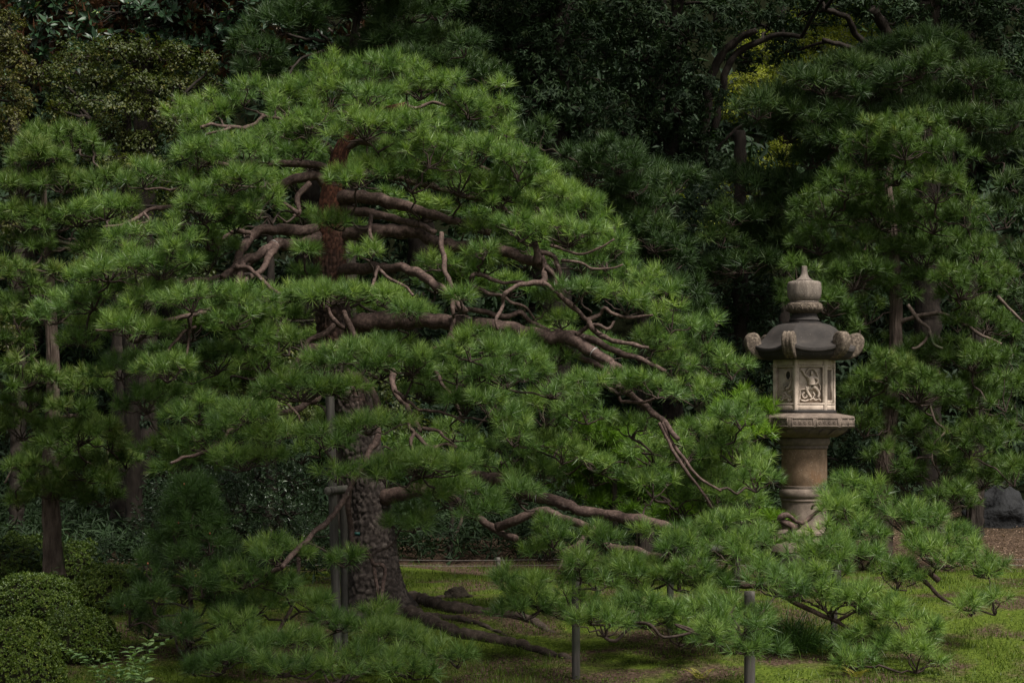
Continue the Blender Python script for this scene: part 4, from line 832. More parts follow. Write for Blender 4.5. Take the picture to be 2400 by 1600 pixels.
OAKL = [
 ('evergreen oak with drooping dark leaves filling the wood behind the big red pine', 34.5, [(1280, -100, 44), (1285, 150, 50), (1282, 340, 58), (1280, 700, 62), (1280, 1250, 74)],
  [(1060,40,80,50),(1140,60,80,50),(1200,30,90,50),(1110,110,70,45),(1190,110,80,50),(1260,90,80,50),(1150,180,70,40),(1230,170,80,50),(1300,170,70,50),(1240,240,80,50),(1310,250,70,45),(1350,290,60,40),(1280,300,70,36),(1330,90,70,50),(1300,20,90,50),(1180,-50,120,60),(1320,-60,120,60),(1020,-50,120,60),(1050,10,70,40)], []),
 ('evergreen oak in deep shade left of the dark leaning trunks', 35.5, [(1560, -80, 26), (1550, 150, 32), (1540, 400, 40), (1545, 800, 46), (1550, 1250, 54)],
  [(1420,40,80,50),(1500,60,80,50),(1580,90,80,50),(1640,50,80,50),(1560,170,70,50),(1480,140,70,50),(1400,130,70,50),(1450,220,80,50),(1390,250,70,45),(1560,260,80,50),(1620,230,60,50),(1510,300,80,45),(1600,330,70,45),(1440,310,60,40),(1560,400,80,45),(1630,390,60,40),(1500,380,60,36),(1500,-40,120,60),(1640,-40,120,60),(1680,20,70,50)], []),
 ('tall evergreen oak with black forked limbs arching over the layered pine', 36.5, [(2150, -100, 48), (2140, 0, 46), (2132, 100, 48), (2130, 500, 56), (2130, 1200, 66)],
  [(1760,60,70,40),(1830,40,90,45),(1800,120,60,35),(1920,20,90,40),(2020,10,90,40),(2230,60,80,45),(2310,90,70,50),(2280,150,70,45),(2230,20,90,40),(2330,20,60,50),(2090,40,60,40),(1860,-40,130,60),(2060,-50,130,60),(2250,-50,130,60),(1720,140,50,36),(2320,170,60,40)],
  [([(2130, 180), (2060, 120), (2030, 60), (2000, 20)], 0, -0.5, 34, 24), ([(2132, 160), (1996, 134), (1962, 114), (1890, 92)], 0, -1, 16, 10), ([(2100, 170), (1979, 93), (1944, 41), (1890, 20)], 0, -1.2, 18, 10), ([(1610, 400), (1634, 179), (1690, 95), (1738, 70)], -1.0, -1.4, 26, 14), ([(1640, 300), (1676, 145), (1745, 96), (1793, 79), (1841, 86)], -1.0, -1.6, 18, 9), ([(1620, 380), (1690, 300), (1780, 250), (1830, 215), (1900, 200)], -1.0, -1.6, 9, 4)]),
 ('shadowy evergreen oak low in the wood between pine and lantern', 34.0, [(1700, 300, 24), (1700, 600, 34), (1700, 1240, 44)],
  [(1620,470,60,40),(1570,520,60,40),(1600,700,80,60),(1680,740,80,60),(1640,820,80,60),(1700,860,80,50),(1760,560,60,40),(1560,760,70,60),(1740,680,70,60),(1620,600,70,50),(2000,1050,80,50),(1960,960,60,60),(2050,1120,80,40),(1800,800,60,60),(1500,850,80,60)], []),
]
for k, (lab, Yd, tr, bl, lm) in enumerate(OAKL):
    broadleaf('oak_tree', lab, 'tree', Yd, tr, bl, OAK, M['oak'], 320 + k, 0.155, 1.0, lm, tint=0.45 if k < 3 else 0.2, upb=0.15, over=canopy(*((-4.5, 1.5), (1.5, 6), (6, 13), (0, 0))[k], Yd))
broadleaf('lit_tree', 'yellow-green tree catching light far behind the dark forked limbs', 'tree', 43.0,
          [(1800, 0, 12), (1800, 300, 20), (1800, 900, 30)],
          [(1760,110,70,40),(1820,150,70,40),(1730,190,80,40),(1800,210,70,35),(1880,110,60,40),(1950,60,70,40),(1690,240,60,30),(1750,380,70,40),(1800,350,60,35),(1700,420,60,35),(1650,520,60,30),(2050,60,60,40),(1880,40,80,40),(2000,110,60,40),(1560,460,60,40),(1980,20,80,30)],
          MAPLE, M['backlit'], 331, 0.15, 1.0, tint=0.5, upb=0.7)

# dense wood further back: individual trees on the rising bank, closing the view and the canopy overhead
WOOD = [(-250, 40, 0), (60, 42, 1), (400, 39, 2), (700, 42, 3), (960, 38.5, 4), (1230, 41, 5), (1500, 39.5, 6), (1990, 52, 7), (2210, 41, 8), (2420, 40, 9), (2680, 41, 10)]
WL = ['behind the golden olive maple', 'behind the magnolia, tall and dense', 'under the magnolia crown', 'behind the dark background pine', 'closing the gap right of the background pine', 'behind the thick dark trunk', 'behind the shaded oak', 'beyond the yellow-green lit tree', 'behind the black forked limbs', 'behind the tiers of the layered pine', 'outermost beside the layered pine']
for (u, Yd, k) in WOOD:
    bl = []
    for vv in range(-520, 1150, 150):
        for q in range(2):
            bl.append((u + r0.uniform(-170, 170), vv + r0.uniform(-50, 50), r0.uniform(120, 165), r0.uniform(75, 100), r0.uniform(-1.2, 1.2)))
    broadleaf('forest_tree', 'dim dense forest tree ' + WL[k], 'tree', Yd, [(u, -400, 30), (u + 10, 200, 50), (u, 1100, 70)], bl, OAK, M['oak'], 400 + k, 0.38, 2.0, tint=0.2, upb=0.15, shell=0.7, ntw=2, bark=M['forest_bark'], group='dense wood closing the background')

# a tall tree at the near edge of the lawn, left of the view; its high branches reach over the foreground and shade it
def shade_tree():
    r = np.random.default_rng(66); Yd = 12.5; x0 = -8.0
    ux = lambda x, y: (1200 + x / y * FPX) / OV
    vz = lambda z, y: (HORIZ - (z - CAM_H) / y * FPX) / OV
    bl = []
    for x in np.arange(-7.5, 4.6, 1.75):
        for y in np.arange(11.5, 17.4, 1.75):
            z = r.uniform(7.7, 9.3); yy = y + r.uniform(-0.5, 0.5)
            bl.append((ux(x + r.uniform(-0.4, 0.4), yy), vz(z, yy), 1.15 / yy * FPX / OV, 0.5 / yy * FPX / OV, yy - Yd))
    lm = [([(ux(x0, Yd), vz(4.5 + k, Yd)), (ux(x0 + 3, Yd + d), vz(7 + k * 0.5, Yd + d)), (ux(x0 + 10 - k, Yd + d), vz(8 + k * 0.3, Yd + d))], 0, d, 160, 60) for k, d in ((0, 0.5), (1, 2.5), (2, 4.0))]
    broadleaf('shade_tree', 'tall leafy tree at the near lawn edge arching high over the foreground', 'tree', Yd, [(ux(x0, Yd), vz(8.5, Yd), 120), (ux(x0, Yd), vz(4, Yd), 190), (ux(x0, Yd), vz(-0.6, Yd), 240)], [], OAK, M['oak'], 440, 0.42, 2.6, lm, tint=0.4, over=bl, ovsp=0.31)
shade_tree()

# ------------------------------------------------------------------ shrubs
broadleaf('holly_shrub', 'rounded holly shrub with small glossy leaves behind the timber props', 'shrub', 26.6,
          [(640, 1150, 14), (640, 1200, 22), (636, 1300, 26)],
          [(420,1130,80,50),(500,1110,90,50),(590,1100,90,50),(670,1110,80,50),(380,1180,70,50),(470,1180,90,50),(570,1170,90,50),(660,1180,80,50),(350,1210,50,40),(430,1240,70,40),(700,1230,60,50),(620,1240,70,36),(540,1240,60,36)],
          HOLLY, M['holly'], 340, 0.085, 1.0, tint=0.5, upb=0.5, limbs=[([(636, 1290), (590, 1260), (560, 1230)], 0, -0.2, 14, 8), ([(636, 1280), (680, 1240)], 0, -0.2, 12, 7)])

def dome(name, label, u, v, ru, h, seed, group, tint=0.45, loose=0.0):
    """clipped azalea: u,v of the base centre in overview pixels"""
    r = np.random.default_rng(seed); b = G(u * OV, v * OV); y = b[1]
    A = ru * OV / FPX * y; H = h * OV / FPX * y; B = A * 0.9
    root = thing(name, label, 'shrub', tuple(b), group)
    nu, nv = 28, 12
    ph = np.linspace(0, 2 * np.pi, nu, endpoint=False); vv = []
    for j in range(nv):
        t = j / (nv - 1) * math.pi / 2
        for p_ in ph: vv.append([math.cos(t) ** 0.8 * math.cos(p_), math.cos(t) ** 0.8 * math.sin(p_), math.sin(t) ** 0.9])
    vv = np.array(vv); n1 = vnoise(vv * 2.2 + seed, 5)[:, None]
    core = b + vv * np.array([A, B, H]) * (0.9 + 0.07 * n1) * (0.8 if loose else 1); core[:nu, :2] = b[:2] + (core[:nu, :2] - b[:2]) * 0.72; core[nu:2 * nu, :2] = b[:2] + (core[nu:2 * nu, :2] - b[:2]) * 0.9; core[:nu, 2] = b[2] - 0.05
    i = np.arange(nv - 1)[:, None] * nu; j = np.arange(nu)[None, :]; q = np.stack([i + j, i + (j + 1) % nu, i + nu + (j + 1) % nu, i + nu + j], -1).reshape(-1, 4)
    mesh_obj('dark_core', core, None, q, M['core'], root)  # solid dark body added inside the leaf shell to block light
    area = 2 * math.pi * A * (A + H) / 2
    n = int(area / 0.023 ** 2 * (0.8 if not loose else 0.6)); n = min(n, 5200)
    z = r.random(n) ** 0.8; p_ = r.random(n) * 6.283; t = np.arcsin(z)
    d = np.stack([np.cos(t) ** 0.8 * np.cos(p_), np.cos(t) ** 0.8 * np.sin(p_), np.sin(t) ** 0.9], -1)
    lump = 0.97 + 0.07 * vnoise(d * 2.2 + seed, 5) + 0.03 * vnoise(d * 9 + seed, 6) + r.normal(0, 0.012, n) + loose * vnoise(d * 5 + seed, 7) * 0.5 - loose * r.random(n) * 0.3
    lump = lump * np.array([1.0])
    und = 0.72 + 0.28 * np.clip(d[:, 2] / 0.28, 0, 1) ** 0.5
    p = b + d * lump[:, None] * np.array([A, B, H]) * np.stack([und, und, np.ones(n)], -1)
    nr = norm(d / np.array([A, B, H]) + r.normal(0, 0.5 / A * 0.5, (n, 3)) + np.array([0, 0, 0.4 / H]))
    acc = Acc(); scatter(acc, AZAL, p, nr, r.uniform(0.9, 1.5, n), tint + r.normal(0, 0.18, n) , r)
    acc.build('foliage', M['azalea'], root)
    for k in range(5):
        an = k * 1.26 + 0.3; p0 = b + np.array([0.12 * A * math.cos(an), 0.12 * B * math.sin(an), -0.03]); p1 = b + np.array([0.6 * A * math.cos(an), 0.6 * B * math.sin(an), 0.6 * H])
        limb(root, wiggle_path(p0, p1, r, 0.06, 5), np.linspace(0.016, 0.006, 5), M['twig'], 'stem', 6, 0.08, 0.1, k)
GA = 'clipped azalea mounds'
dome('azalea_shrub', 'clipped azalea mound, widest of the group, directly below the slender pine trunk', 80, 1425, 112, 108, 501, GA, 0.34)
dome('azalea_shrub', 'clipped azalea mound with dwarf bamboo leaves poking through, next to the conical sapling', 252, 1402, 98, 106, 502, GA, 0.5)
dome('azalea_shrub', 'small low azalea mound wedged between three larger clipped mounds', 115, 1428, 52, 52, 503, GA, 0.35)
dome('azalea_shrub', 'clipped azalea mound behind the leafy herb clump', 178, 1512, 98, 112, 504, GA, 0.4)
dome('azalea_shrub', 'tall clipped azalea mound at the lawn edge in front of all other mounds', 40, 1605, 115, 180, 505, GA, 0.5)
dome('azalea_shrub', 'loose unclipped azalea with bare twigs against the slender pine trunk', 40, 1335, 85, 110, 506, 'loose azaleas by the slender pine', 0.3, 0.25)
dome('azalea_shrub', 'loose unclipped azalea peeking out behind the slender pine trunk', 175, 1335, 62, 95, 507, 'loose azaleas by the slender pine', 0.3, 0.25)

def leaf_mesh(name, L, w, mat, tint, curl=0.15):
    """single pointed leaf, gently folded and curled"""
    ts = np.array([0, 0.18, 0.42, 0.7, 1.0]); ws = np.array([0.02, 0.75, 1.0, 0.62, 0.0]) * w / 2
    V = []; Q = []; T = []
    for t, ww in zip(ts, ws):
        z = -curl * L * t * t
        V += [[-ww, t * L, z + ww * 0.35], [0, t * L, z], [ww, t * L, z + ww * 0.35]]
    for k in range(4):
        o = 3 * k; Q += [[o, o + 1, o + 4, o + 3], [o + 1, o + 2, o + 5, o + 4]]
    me = bpy.data.meshes.new(name); me.from_pydata(V, [], Q); me.update(); me.materials.append(mat)
    for p in me.polygons: p.use_smooth = True
    at = me.attributes.new('tint', 'FLOAT', 'FACE'); at.data.foreach_set('value', np.full(len(Q), tint, np.float32))
    return me

def herb():
    r = np.random.default_rng(77); b = G(295 * OV, 1592 * OV)
    root = thing('leafy_herb', 'leafy herb clump with pointed light green leaves at the lawn edge', 'plant', tuple(b))
    ms = [leaf_mesh('leaf', r.uniform(0.07, 0.105), r.uniform(0.032, 0.045), M['herb'], t, 0.2) for t in (0.2, 0.4, 0.55, 0.75, 0.95)]
    from mathutils import Matrix
    cnt = 0
    for s in range(17):
        az = r.uniform(0, 6.283); sp = r.uniform(0.12, 0.5); h = r.uniform(0.22, 0.56)
        p0 = b + np.array([r.normal(0, 0.12), r.normal(0, 0.1), -0.01]); p1 = p0 + np.array([sp * math.cos(az) * 1.2, sp * math.sin(az), h])
        mid = (p0 + p1) / 2 + np.array([0, 0, 0.08]); path = catmull(np.array([p0, mid, p1]), 0.03)
        v, q, t = tube(path, np.linspace(0.004, 0.0018, len(path)), 5); mesh_obj('stem', v, t, q, M['herb_stem'], root)
        n = len(path)
        for k in range(3, n, 2):
            for side in (-1, 1):
                if cnt >= 290: continue
                d = norm(path[min(k + 1, n - 1)] - path[k - 1]); x = norm(np.cross(d, [0, 0, 1.0])) * side
                ydir = norm(x + d * 0.6 + np.array([0, 0, r.uniform(-0.3, 0.25)])); zdir = norm(np.array([0, 0, 1.0]) + r.normal(0, 0.25, 3)); xdir = norm(np.cross(ydir, zdir)); zdir = np.cross(xdir, ydir)
                o = bpy.data.objects.new('leaf', ms[int(r.integers(0, 5))]); COL.objects.link(o); o.parent = root
                sc = r.uniform(0.7, 1.25)
                mt = Matrix(((xdir[0] * sc, ydir[0] * sc, zdir[0] * sc, path[k][0] - b[0]), (xdir[1] * sc, ydir[1] * sc, zdir[1] * sc, path[k][1] - b[1]), (xdir[2] * sc, ydir[2] * sc, zdir[2] * sc, path[k][2] - b[2]), (0, 0, 0, 1)))
                o.matrix_local = mt; cnt += 1
M['herb_stem'] = noise_mat('green_stem', [(0.3, (0.05, 0.08, 0.025)), (0.7, (0.09, 0.13, 0.04))], 30, 2, 0.6)
herb()

def blades(acc, base, d0, L, w, r, segs=4, droop=0.5, tint=0.5):
    """arching strap leaf"""
    t = np.linspace(0, 1, segs + 1)
    path = base + np.outer(t, d0) * L; path[:, 2] -= droop * L * t ** 2.2
    s = norm(np.cross(d0, norm(r.normal(0, 1, 3)))) * w / 2
    ww = (1 - t ** 1.6)[:, None]
    v = np.stack([path - s * ww, path + s * ww], 1).reshape(-1, 3)
    q = [[2 * k, 2 * k + 1, 2 * k + 3, 2 * k + 2] for k in range(segs)]
    acc.add(v, q=q, tint=tint)

def sedge():
    r = np.random.default_rng(88); b = G(1815 * OV, 1490 * OV)
    acc = Acc()
    for k in range(700):
        az = r.uniform(0, 6.283); el = r.uniform(0.35, 1.4)
        d = norm(np.array([math.cos(az) * math.cos(el), math.sin(az) * math.cos(el), math.sin(el)]))
        blades(acc, b + np.array([r.normal(0, 0.16), r.normal(0, 0.12), -0.01]), d, r.uniform(0.4, 0.85), 0.010, r, 5, r.uniform(0.2, 0.75), float(np.clip(r.normal(0.5, 0.2), 0, 1)))
    o = acc.build('sedge_clump', M['sedge']); tag(o, 'tall arching sedge clump beside a prop under the low right limb', 'plant')
sedge()

def fern(u, v, seed, label):
    r = np.random.default_rng(seed); b = G(u * OV, v * OV); root = thing('fern', label, 'plant', tuple(b), 'small yellowing ferns')
    for k in range(5):
        az = k * 1.3 + r.random(); L = r.uniform(0.16, 0.26); d = np.array([math.cos(az) * 0.8, math.sin(az) * 0.8, 0.7])
        acc = Acc(); t = np.linspace(0, 1, 12); path = b + np.outer(t, d) * L; path[:, 2] -= 0.35 * L * t ** 2
        s = norm(np.cross(d, [0, 0, 1.0]))
        for j in range(1, 12):
            w = 0.06 * (1 - t[j]) + 0.008
            for sd in (-1, 1):
                a_ = path[j]; c_ = a_ + s * sd * w + d * 0.012; m_ = (a_ + c_) / 2
                acc.add(np.array([a_, m_ + d * 0.006, c_, m_ - d * 0.006]), t=[[0, 1, 2], [0, 2, 3]], tint=r.random())
        acc.build('frond', M['fern'], root)
fern(1610, 1560, 5, 'small yellowing fern frond clump in the grass between two props')
fern(1965, 1556, 6, 'small yellowing fern under the drooping outer end of the low limb')

# dwarf bamboo undergrowth along the wood edge
def undergrowth():
    r = np.random.default_rng(99); n = 5200
    x = r.uniform(-9.5, 5.2, n); y = 29.6 + r.random(n) ** 1.2 * 4.0
    x2 = r.uniform(-9, -2.2, 900); y2 = r.uniform(26.5, 29.5, 900); x = np.append(x, x2); y = np.append(y, y2); n = len(x)
    z = ground_z(x, y); h = r.uniform(0.05, 0.55, n)
    acc = Acc(); p = np.stack([x, y, z + h], -1)
    scatter(acc, SASA, p, norm(np.array([0, -0.3, 1]) + r.normal(0, 0.4, (n, 3))), r.uniform(0.6, 1.05, n), 0.4 + r.normal(0, 0.2, n), r)
    o = acc.build('dwarf_bamboo', M['sasa']); tag(o, 'dark dwarf bamboo undergrowth along the wood edge behind the lawn', 'undergrowth', kind='stuff')
    r2 = np.random.default_rng(98); n = 6000; x = r2.uniform(-1, 1, n); y = 32.2 + 26 * r2.random(n) ** 1.9; x = x * 0.34 * y; z = ground_z(x, y)
    kp = (x < 4.4) | (y > 35.5); x, y, z = x[kp], y[kp], z[kp]; n = len(x)
    acc = Acc(); hh = r2.random(n) ** 1.3 * (1.0 + 0.9 * vnoise(np.stack([x * 0.7, y * 0.7, 0 * x], -1), 41)) * 1.3
    scatter(acc, OAK, np.stack([x, y, z + 0.08 + np.clip(hh, 0, 3)], -1), norm(np.array([0, -0.4, 0.8]) + r2.normal(0, 0.4, (n, 3))), r2.uniform(0.75, 1.35, n) * (1 + (y - 32) * 0.10), 0.2 + r2.normal(0, 0.15, n), r2)
    o = acc.build('understory', M['oak']); tag(o, 'dark evergreen understory covering the wooded bank', 'undergrowth', kind='stuff')
    # a few single sprays among the azaleas
    acc = Acc(); P_ = []
    for (u, v) in [(30, 1318), (120, 1312), (225, 1345), (205, 1335), (245, 1380), (155, 1400), (40, 1450), (100, 1330), (290, 1340)]:
        g = G(u * OV, (v + 60) * OV); P_.append(P(u * OV, v * OV, g[1] - 0.1))
    scatter(acc, SASA, np.array(P_), norm(np.array([0, -0.2, 1]) + r.normal(0, 0.3, (len(P_), 3))), 0.6, 0.9, r)
    for p in P_:
        v, q, t = tube(np.array([p - [0, 0, 0.3], p]), 0.003, 4, False); acc.add(v, q=q, tint=0.6)
    o = acc.build('bamboo_sprays', M['sasa']); tag(o, 'pale dwarf bamboo sprays poking out among the azalea mounds', 'undergrowth', kind='stuff')
undergrowth()

# lawn
def lawn():
    r = np.random.default_rng(111)
    N = 105000
    y = 18.3 + (29.6 - 18.3) * r.random(N) ** 1.0; half = 0.275 * y
    x = r.uniform(-1, 1, N) * half
    p = np.stack([x * 1.1, y * 1.1, x * 0], -1); den = 0.5 + 0.6 * vnoise(p, 12) + 0.45 * vnoise(p * 3.3, 13)
    keep = (r.random(N) < np.clip(den + 0.15, 0.1, 1)) ; x, y = x[keep], y[keep]; n = len(x); z = ground_z(x, y)
    h = r.uniform(0.02, 0.062, n) * (1 + 0.7 * vnoise(np.stack([x * 2, y * 2, 0 * x], -1), 14)); az = r.random(n) * 6.283; lean = r.uniform(0, 0.8, n)
    b = np.stack([x, y, z - 0.004], -1); tip = b + np.stack([np.cos(az) * h * lean, np.sin(az) * h * lean, h], -1)
    a2 = r.random(n) * 6.283; s = np.stack([np.cos(a2), np.sin(a2), 0 * a2], -1) * r.uniform(0.0035, 0.0075, n)[:, None]
    v = np.stack([b - s, b + s, tip], 1).reshape(-1, 3)
    acc = Acc(); acc.add(v, t=np.arange(n * 3).reshape(-1, 3), tint=np.clip(0.45 + r.normal(0, 0.17, n) + 0.12 * vnoise(p[keep] * 2, 15), 0, 1))
    # clover-like weeds
    m = 6000; y = 18.3 + 9 * r.random(m) ** 1.4; x = r.uniform(-1, 1, m) * 0.275 * y; z = ground_z(x, y)
    CL = [spray_proto(130 + k, 7, 0.035, 0.018, 0.015) for k in range(4)]
    scatter(acc, CL, np.stack([x, y, z + 0.02], -1), norm(np.array([0, 0, 1]) + r.normal(0, 0.25, (m, 3))), r.uniform(0.7, 1.5, m), np.clip(0.4 + r.normal(0, 0.15, m), 0, 0.85), r)
    # tall stray grass
    for k in range(900):
        yy = r.uniform(18.3, 21.5); xx = r.uniform(-1, 1) * 0.275 * yy; b_ = np.array([xx, yy, gz(xx, yy) - 0.005]); az = r.random() * 6.283
        blades(acc, b_, norm(np.array([math.cos(az) * 0.4, math.sin(az) * 0.4, 1])), r.uniform(0.08, 0.22), 0.005, r, 3, 0.25, float(r.uniform(0.3, 0.7)))
    o = acc.build('lawn_grass', M['grass']); tag(o, 'short bright lawn grass and clover under the big red pine', 'grass', kind='stuff')
lawn()

def litter():
    """dry needles and leaves on the bank"""
    r = np.random.default_rng(112); n = 5500
    y = r.uniform(28.8, 34, n); x = r.uniform(3.0, 9.8, n); z = ground_z(x, y)
    acc = Acc(); LT = [spray_proto(140 + k, 5, 0.06, 0.05, 0.016) for k in range(3)]
    scatter(acc, LT, np.stack([x, y, z + 0.012], -1), norm(np.array([0, 0, 1]) + r.normal(0, 0.15, (n, 3))), r.uniform(0.6, 1.2, n), np.clip(0.5 + r.normal(0, 0.25, n), 0, 1), r)
    o = acc.build('leaf_litter', M['litter']); tag(o, 'brown fallen leaf litter on the bank behind the lantern', 'leaf litter', kind='stuff')
M['litter'] = leaf_mat('dry_litter', [(0.0, (0.06, 0.038, 0.024)), (0.6, (0.15, 0.10, 0.068)), (1.0, (0.27, 0.19, 0.14))], 0.8, 0.1, 0.1)
litter()

# ------------------------------------------------------------------ timber props
def post(parent, u0, v0, u1, v1, w, y, name='post', to_ground=True):
    a_ = P(u0, v0, y); b_ = P(u1, v1, y)
    if to_ground:
        b_[2] = gz(b_[0], y) - 0.15
    rad = w / 2 / FPX * y
    path = np.linspace(b_, a_, 26); n = 26; sides = 20
    th = np.arange(sides) / sides * 6.283
    d = vnoise(np.stack([np.tile(np.cos(th) * 3, n), np.tile(np.sin(th) * 3, n), np.repeat(path[:, 2] * 1.2, sides)], -1), int(u0)) * rad * 0.06
    v, q, t = tube(path, rad, sides, True, d.reshape(n, sides)); return mesh_obj(name, v, t, q, M['post'], parent, smooth=False)
def log(parent, p0, p1, rad, name='crossbar'):
    path = np.linspace(p0, p1, 8); v, q, t = tube(path, rad, 18); o = mesh_obj(name, v, t, q, M['post'], parent)
    for e_, i_ in ((p0, p1), (p1, p0)):
        d = norm(np.asarray(e_) - np.asarray(i_)); vv, qq, tt = tube(np.array([e_ - d * 0.004, e_ + d * 0.004]), rad * 0.97, 18); mesh_obj('sawn_end', vv, tt, qq, M['cut'], o)
    return o
GP = 'timber props under the big pine'
y = 20.9
b = P(790, 1560, y); b[2] = gz(b[0], y)
t_ = thing('branch_prop', 'tall paired timber prop with short crossbar in front of the pine trunk', 'prop', tuple(b), GP)
post(t_, 772, 900, 792, 1560, 21, y); post(t_, 806, 1165, 808, 1560, 17, y + 0.16)
log(t_, P(768, 1150, y - 0.13), P(812, 1146, y + 0.2), 0.045)
def prop(u, v, w, y, label, bar=None):
    b = P(u, v, y); b[2] = gz(b[0], y)
    t_ = thing('branch_prop', label, 'prop', tuple(b), GP)
    post(t_, u, v, u, 1600, w, y)
    if bar: log(t_, P(bar[0], bar[1], y + bar[4]), P(bar[2], bar[3], y + bar[5]), bar[6])
prop(1350, 1300, 19, 19.5, 'round timber prop under the low limb with pale sawn crossbar end', (1346, 1301, 1380, 1301, 0.4, -0.1, 0.05))
prop(1571, 1270, 16, 21.6, 'timber prop with long dark crossbar under the thick bare stretch of limb', (1555, 1290, 1690, 1283, -0.05, 0.25, 0.055))
prop(1757, 1385, 25, 18.9, 'thick timber prop bound with fibre under the shaggy limb beside the sedge clump')
prop(1955, 1430, 16, 20.6, 'short slim timber prop under the drooping outer end of the low limb')

# low wire fence along the back of the lawn
fb = P(1168, 1335, 28.7); fz = gz(fb[0], 28.7)
for k, (u, lab) in enumerate([(1168, 'short round fence stake at the back of the lawn, seen past the pine roots'), (430, 'short round fence stake behind the conical sapling')]):
    p = P(u, 1335, 28.7); z = gz(p[0], 28.7)
    v, q, t = tube(np.array([[p[0], 28.7, z - 0.1], [p[0], 28.7, z + 0.16], [p[0], 28.7, z + 0.175], [p[0], 28.7, z + 0.185]]), np.array([0.032, 0.032, 0.03, 0.02]), 14)
    tag(mesh_obj('fence_stake', v, t, q, M['cut'], smooth=False), lab, 'fence stake', 'low stakes of the wire fence')
for h, lab in ((0.15, 'upper thin wire strung between the short stakes behind the lawn'), (0.07, 'lower thin wire strung between the short stakes behind the lawn')):
    xs = np.linspace(-9, 7.5, 60); path = np.stack([xs, np.full(60, 28.665), ground_z(xs, np.full(60, 28.7)) * 0 + h + gz(0, 28.7) + 0.008 * np.sin(xs * 2)], -1)
    v, q, t = tube(path, 0.004, 5); tag(mesh_obj('fence_wire', v, t, q, M['wire']), lab, 'wire', 'wires of the low fence')

# rock, clods
def lump(name, label, cat, u, v, ru, h, mat, seed, group=None):
    b = G(u * OV, v * OV); A = ru * OV / FPX * b[1]; H = h * OV / FPX * b[1]
    nu, nv = 48, 24; vv = []
    for j in range(nv):
        t = j / (nv - 1) * math.pi / 2 * 1.0
        for i_ in range(nu): p_ = i_ / nu * 6.283; vv.append([math.cos(t) * math.cos(p_), math.cos(t) * math.sin(p_), math.sin(t)])
    vv = np.array(vv); d = 1 + 0.28 * vnoise(vv * 1.7 + seed, 1) + 0.14 * vnoise(vv * 4 + seed, 2) + 0.06 * vnoise(vv * 10 + seed, 3)
    w = b + vv * d[:, None] * np.array([A, A * 0.8, H]); w[:nu, 2] = b[2] - 0.1
    i = np.arange(nv - 1)[:, None] * nu; j = np.arange(nu)[None, :]; q = np.stack([i + j, i + (j + 1) % nu, i + nu + (j + 1) % nu, i + nu + j], -1).reshape(-1, 4)
    o = mesh_obj(name, w, None, q, mat, smooth=True); return tag(o, label, cat, group)
lump('boulder', 'dark smooth boulder half hidden below the bushy pine', 'rock', 2300, 1195, 95, 70, M['rock'], 4)
lump('earth_mound', 'dark root clod rising from the lawn, larger of two beside the trunk', 'earth mound', 1052, 1372, 32, 22, M['soil'], 9)
lump('earth_mound', 'small dark clod in the lawn nearer the thick root', 'earth mound', 1082, 1398, 14, 11, M['soil'], 12)

# bare young tree stems in the undergrowth and dark trunks at the wood edge
for k, (u, v, vt, w, Yd, lab) in enumerate([(1030, 1300, 1100, 10, 30.0, 'thin forked bare sapling stem in the undergrowth right of the pine trunk'), (270, 1300, 620, 40, 31.2, 'dark broad trunk in deep shade between slender pine and holly shrub'), (35, 1290, 250, 34, 30.5, 'dark trunk in deep shade left of the slender pine')]):
    root = thing('shaded_trunk', lab, 'tree', tuple(P(u * OV, v * OV, Yd)))
    g = gz(root.location[0], Yd)
    p0 = P(u * OV, v * OV, Yd); p0[2] = g - 0.1; p1 = P((u + 8) * OV, (v + vt) / 2 * OV, Yd); p2 = P((u - 4) * OV, vt * OV, Yd + 0.2)
    root.location = (p0[0], Yd, g)
    limb(root, np.array([p0, p1, p2]), np.array([1.1, 0.95, 0.8]) * w * OV / 2 / FPX * Yd, M['dark_bark'], 'trunk', 20, 0.06, 0.14, k)
    if k == 0: limb(root, np.array([p0 + [0, 0, 0.25], p1 + [0.14, 0, 0], p2 + [0.3, 0, 0]]), [0.03, 0.022, 0.015], M['black_bark'], 'branch', 8, 0.06, 0.14, 7)

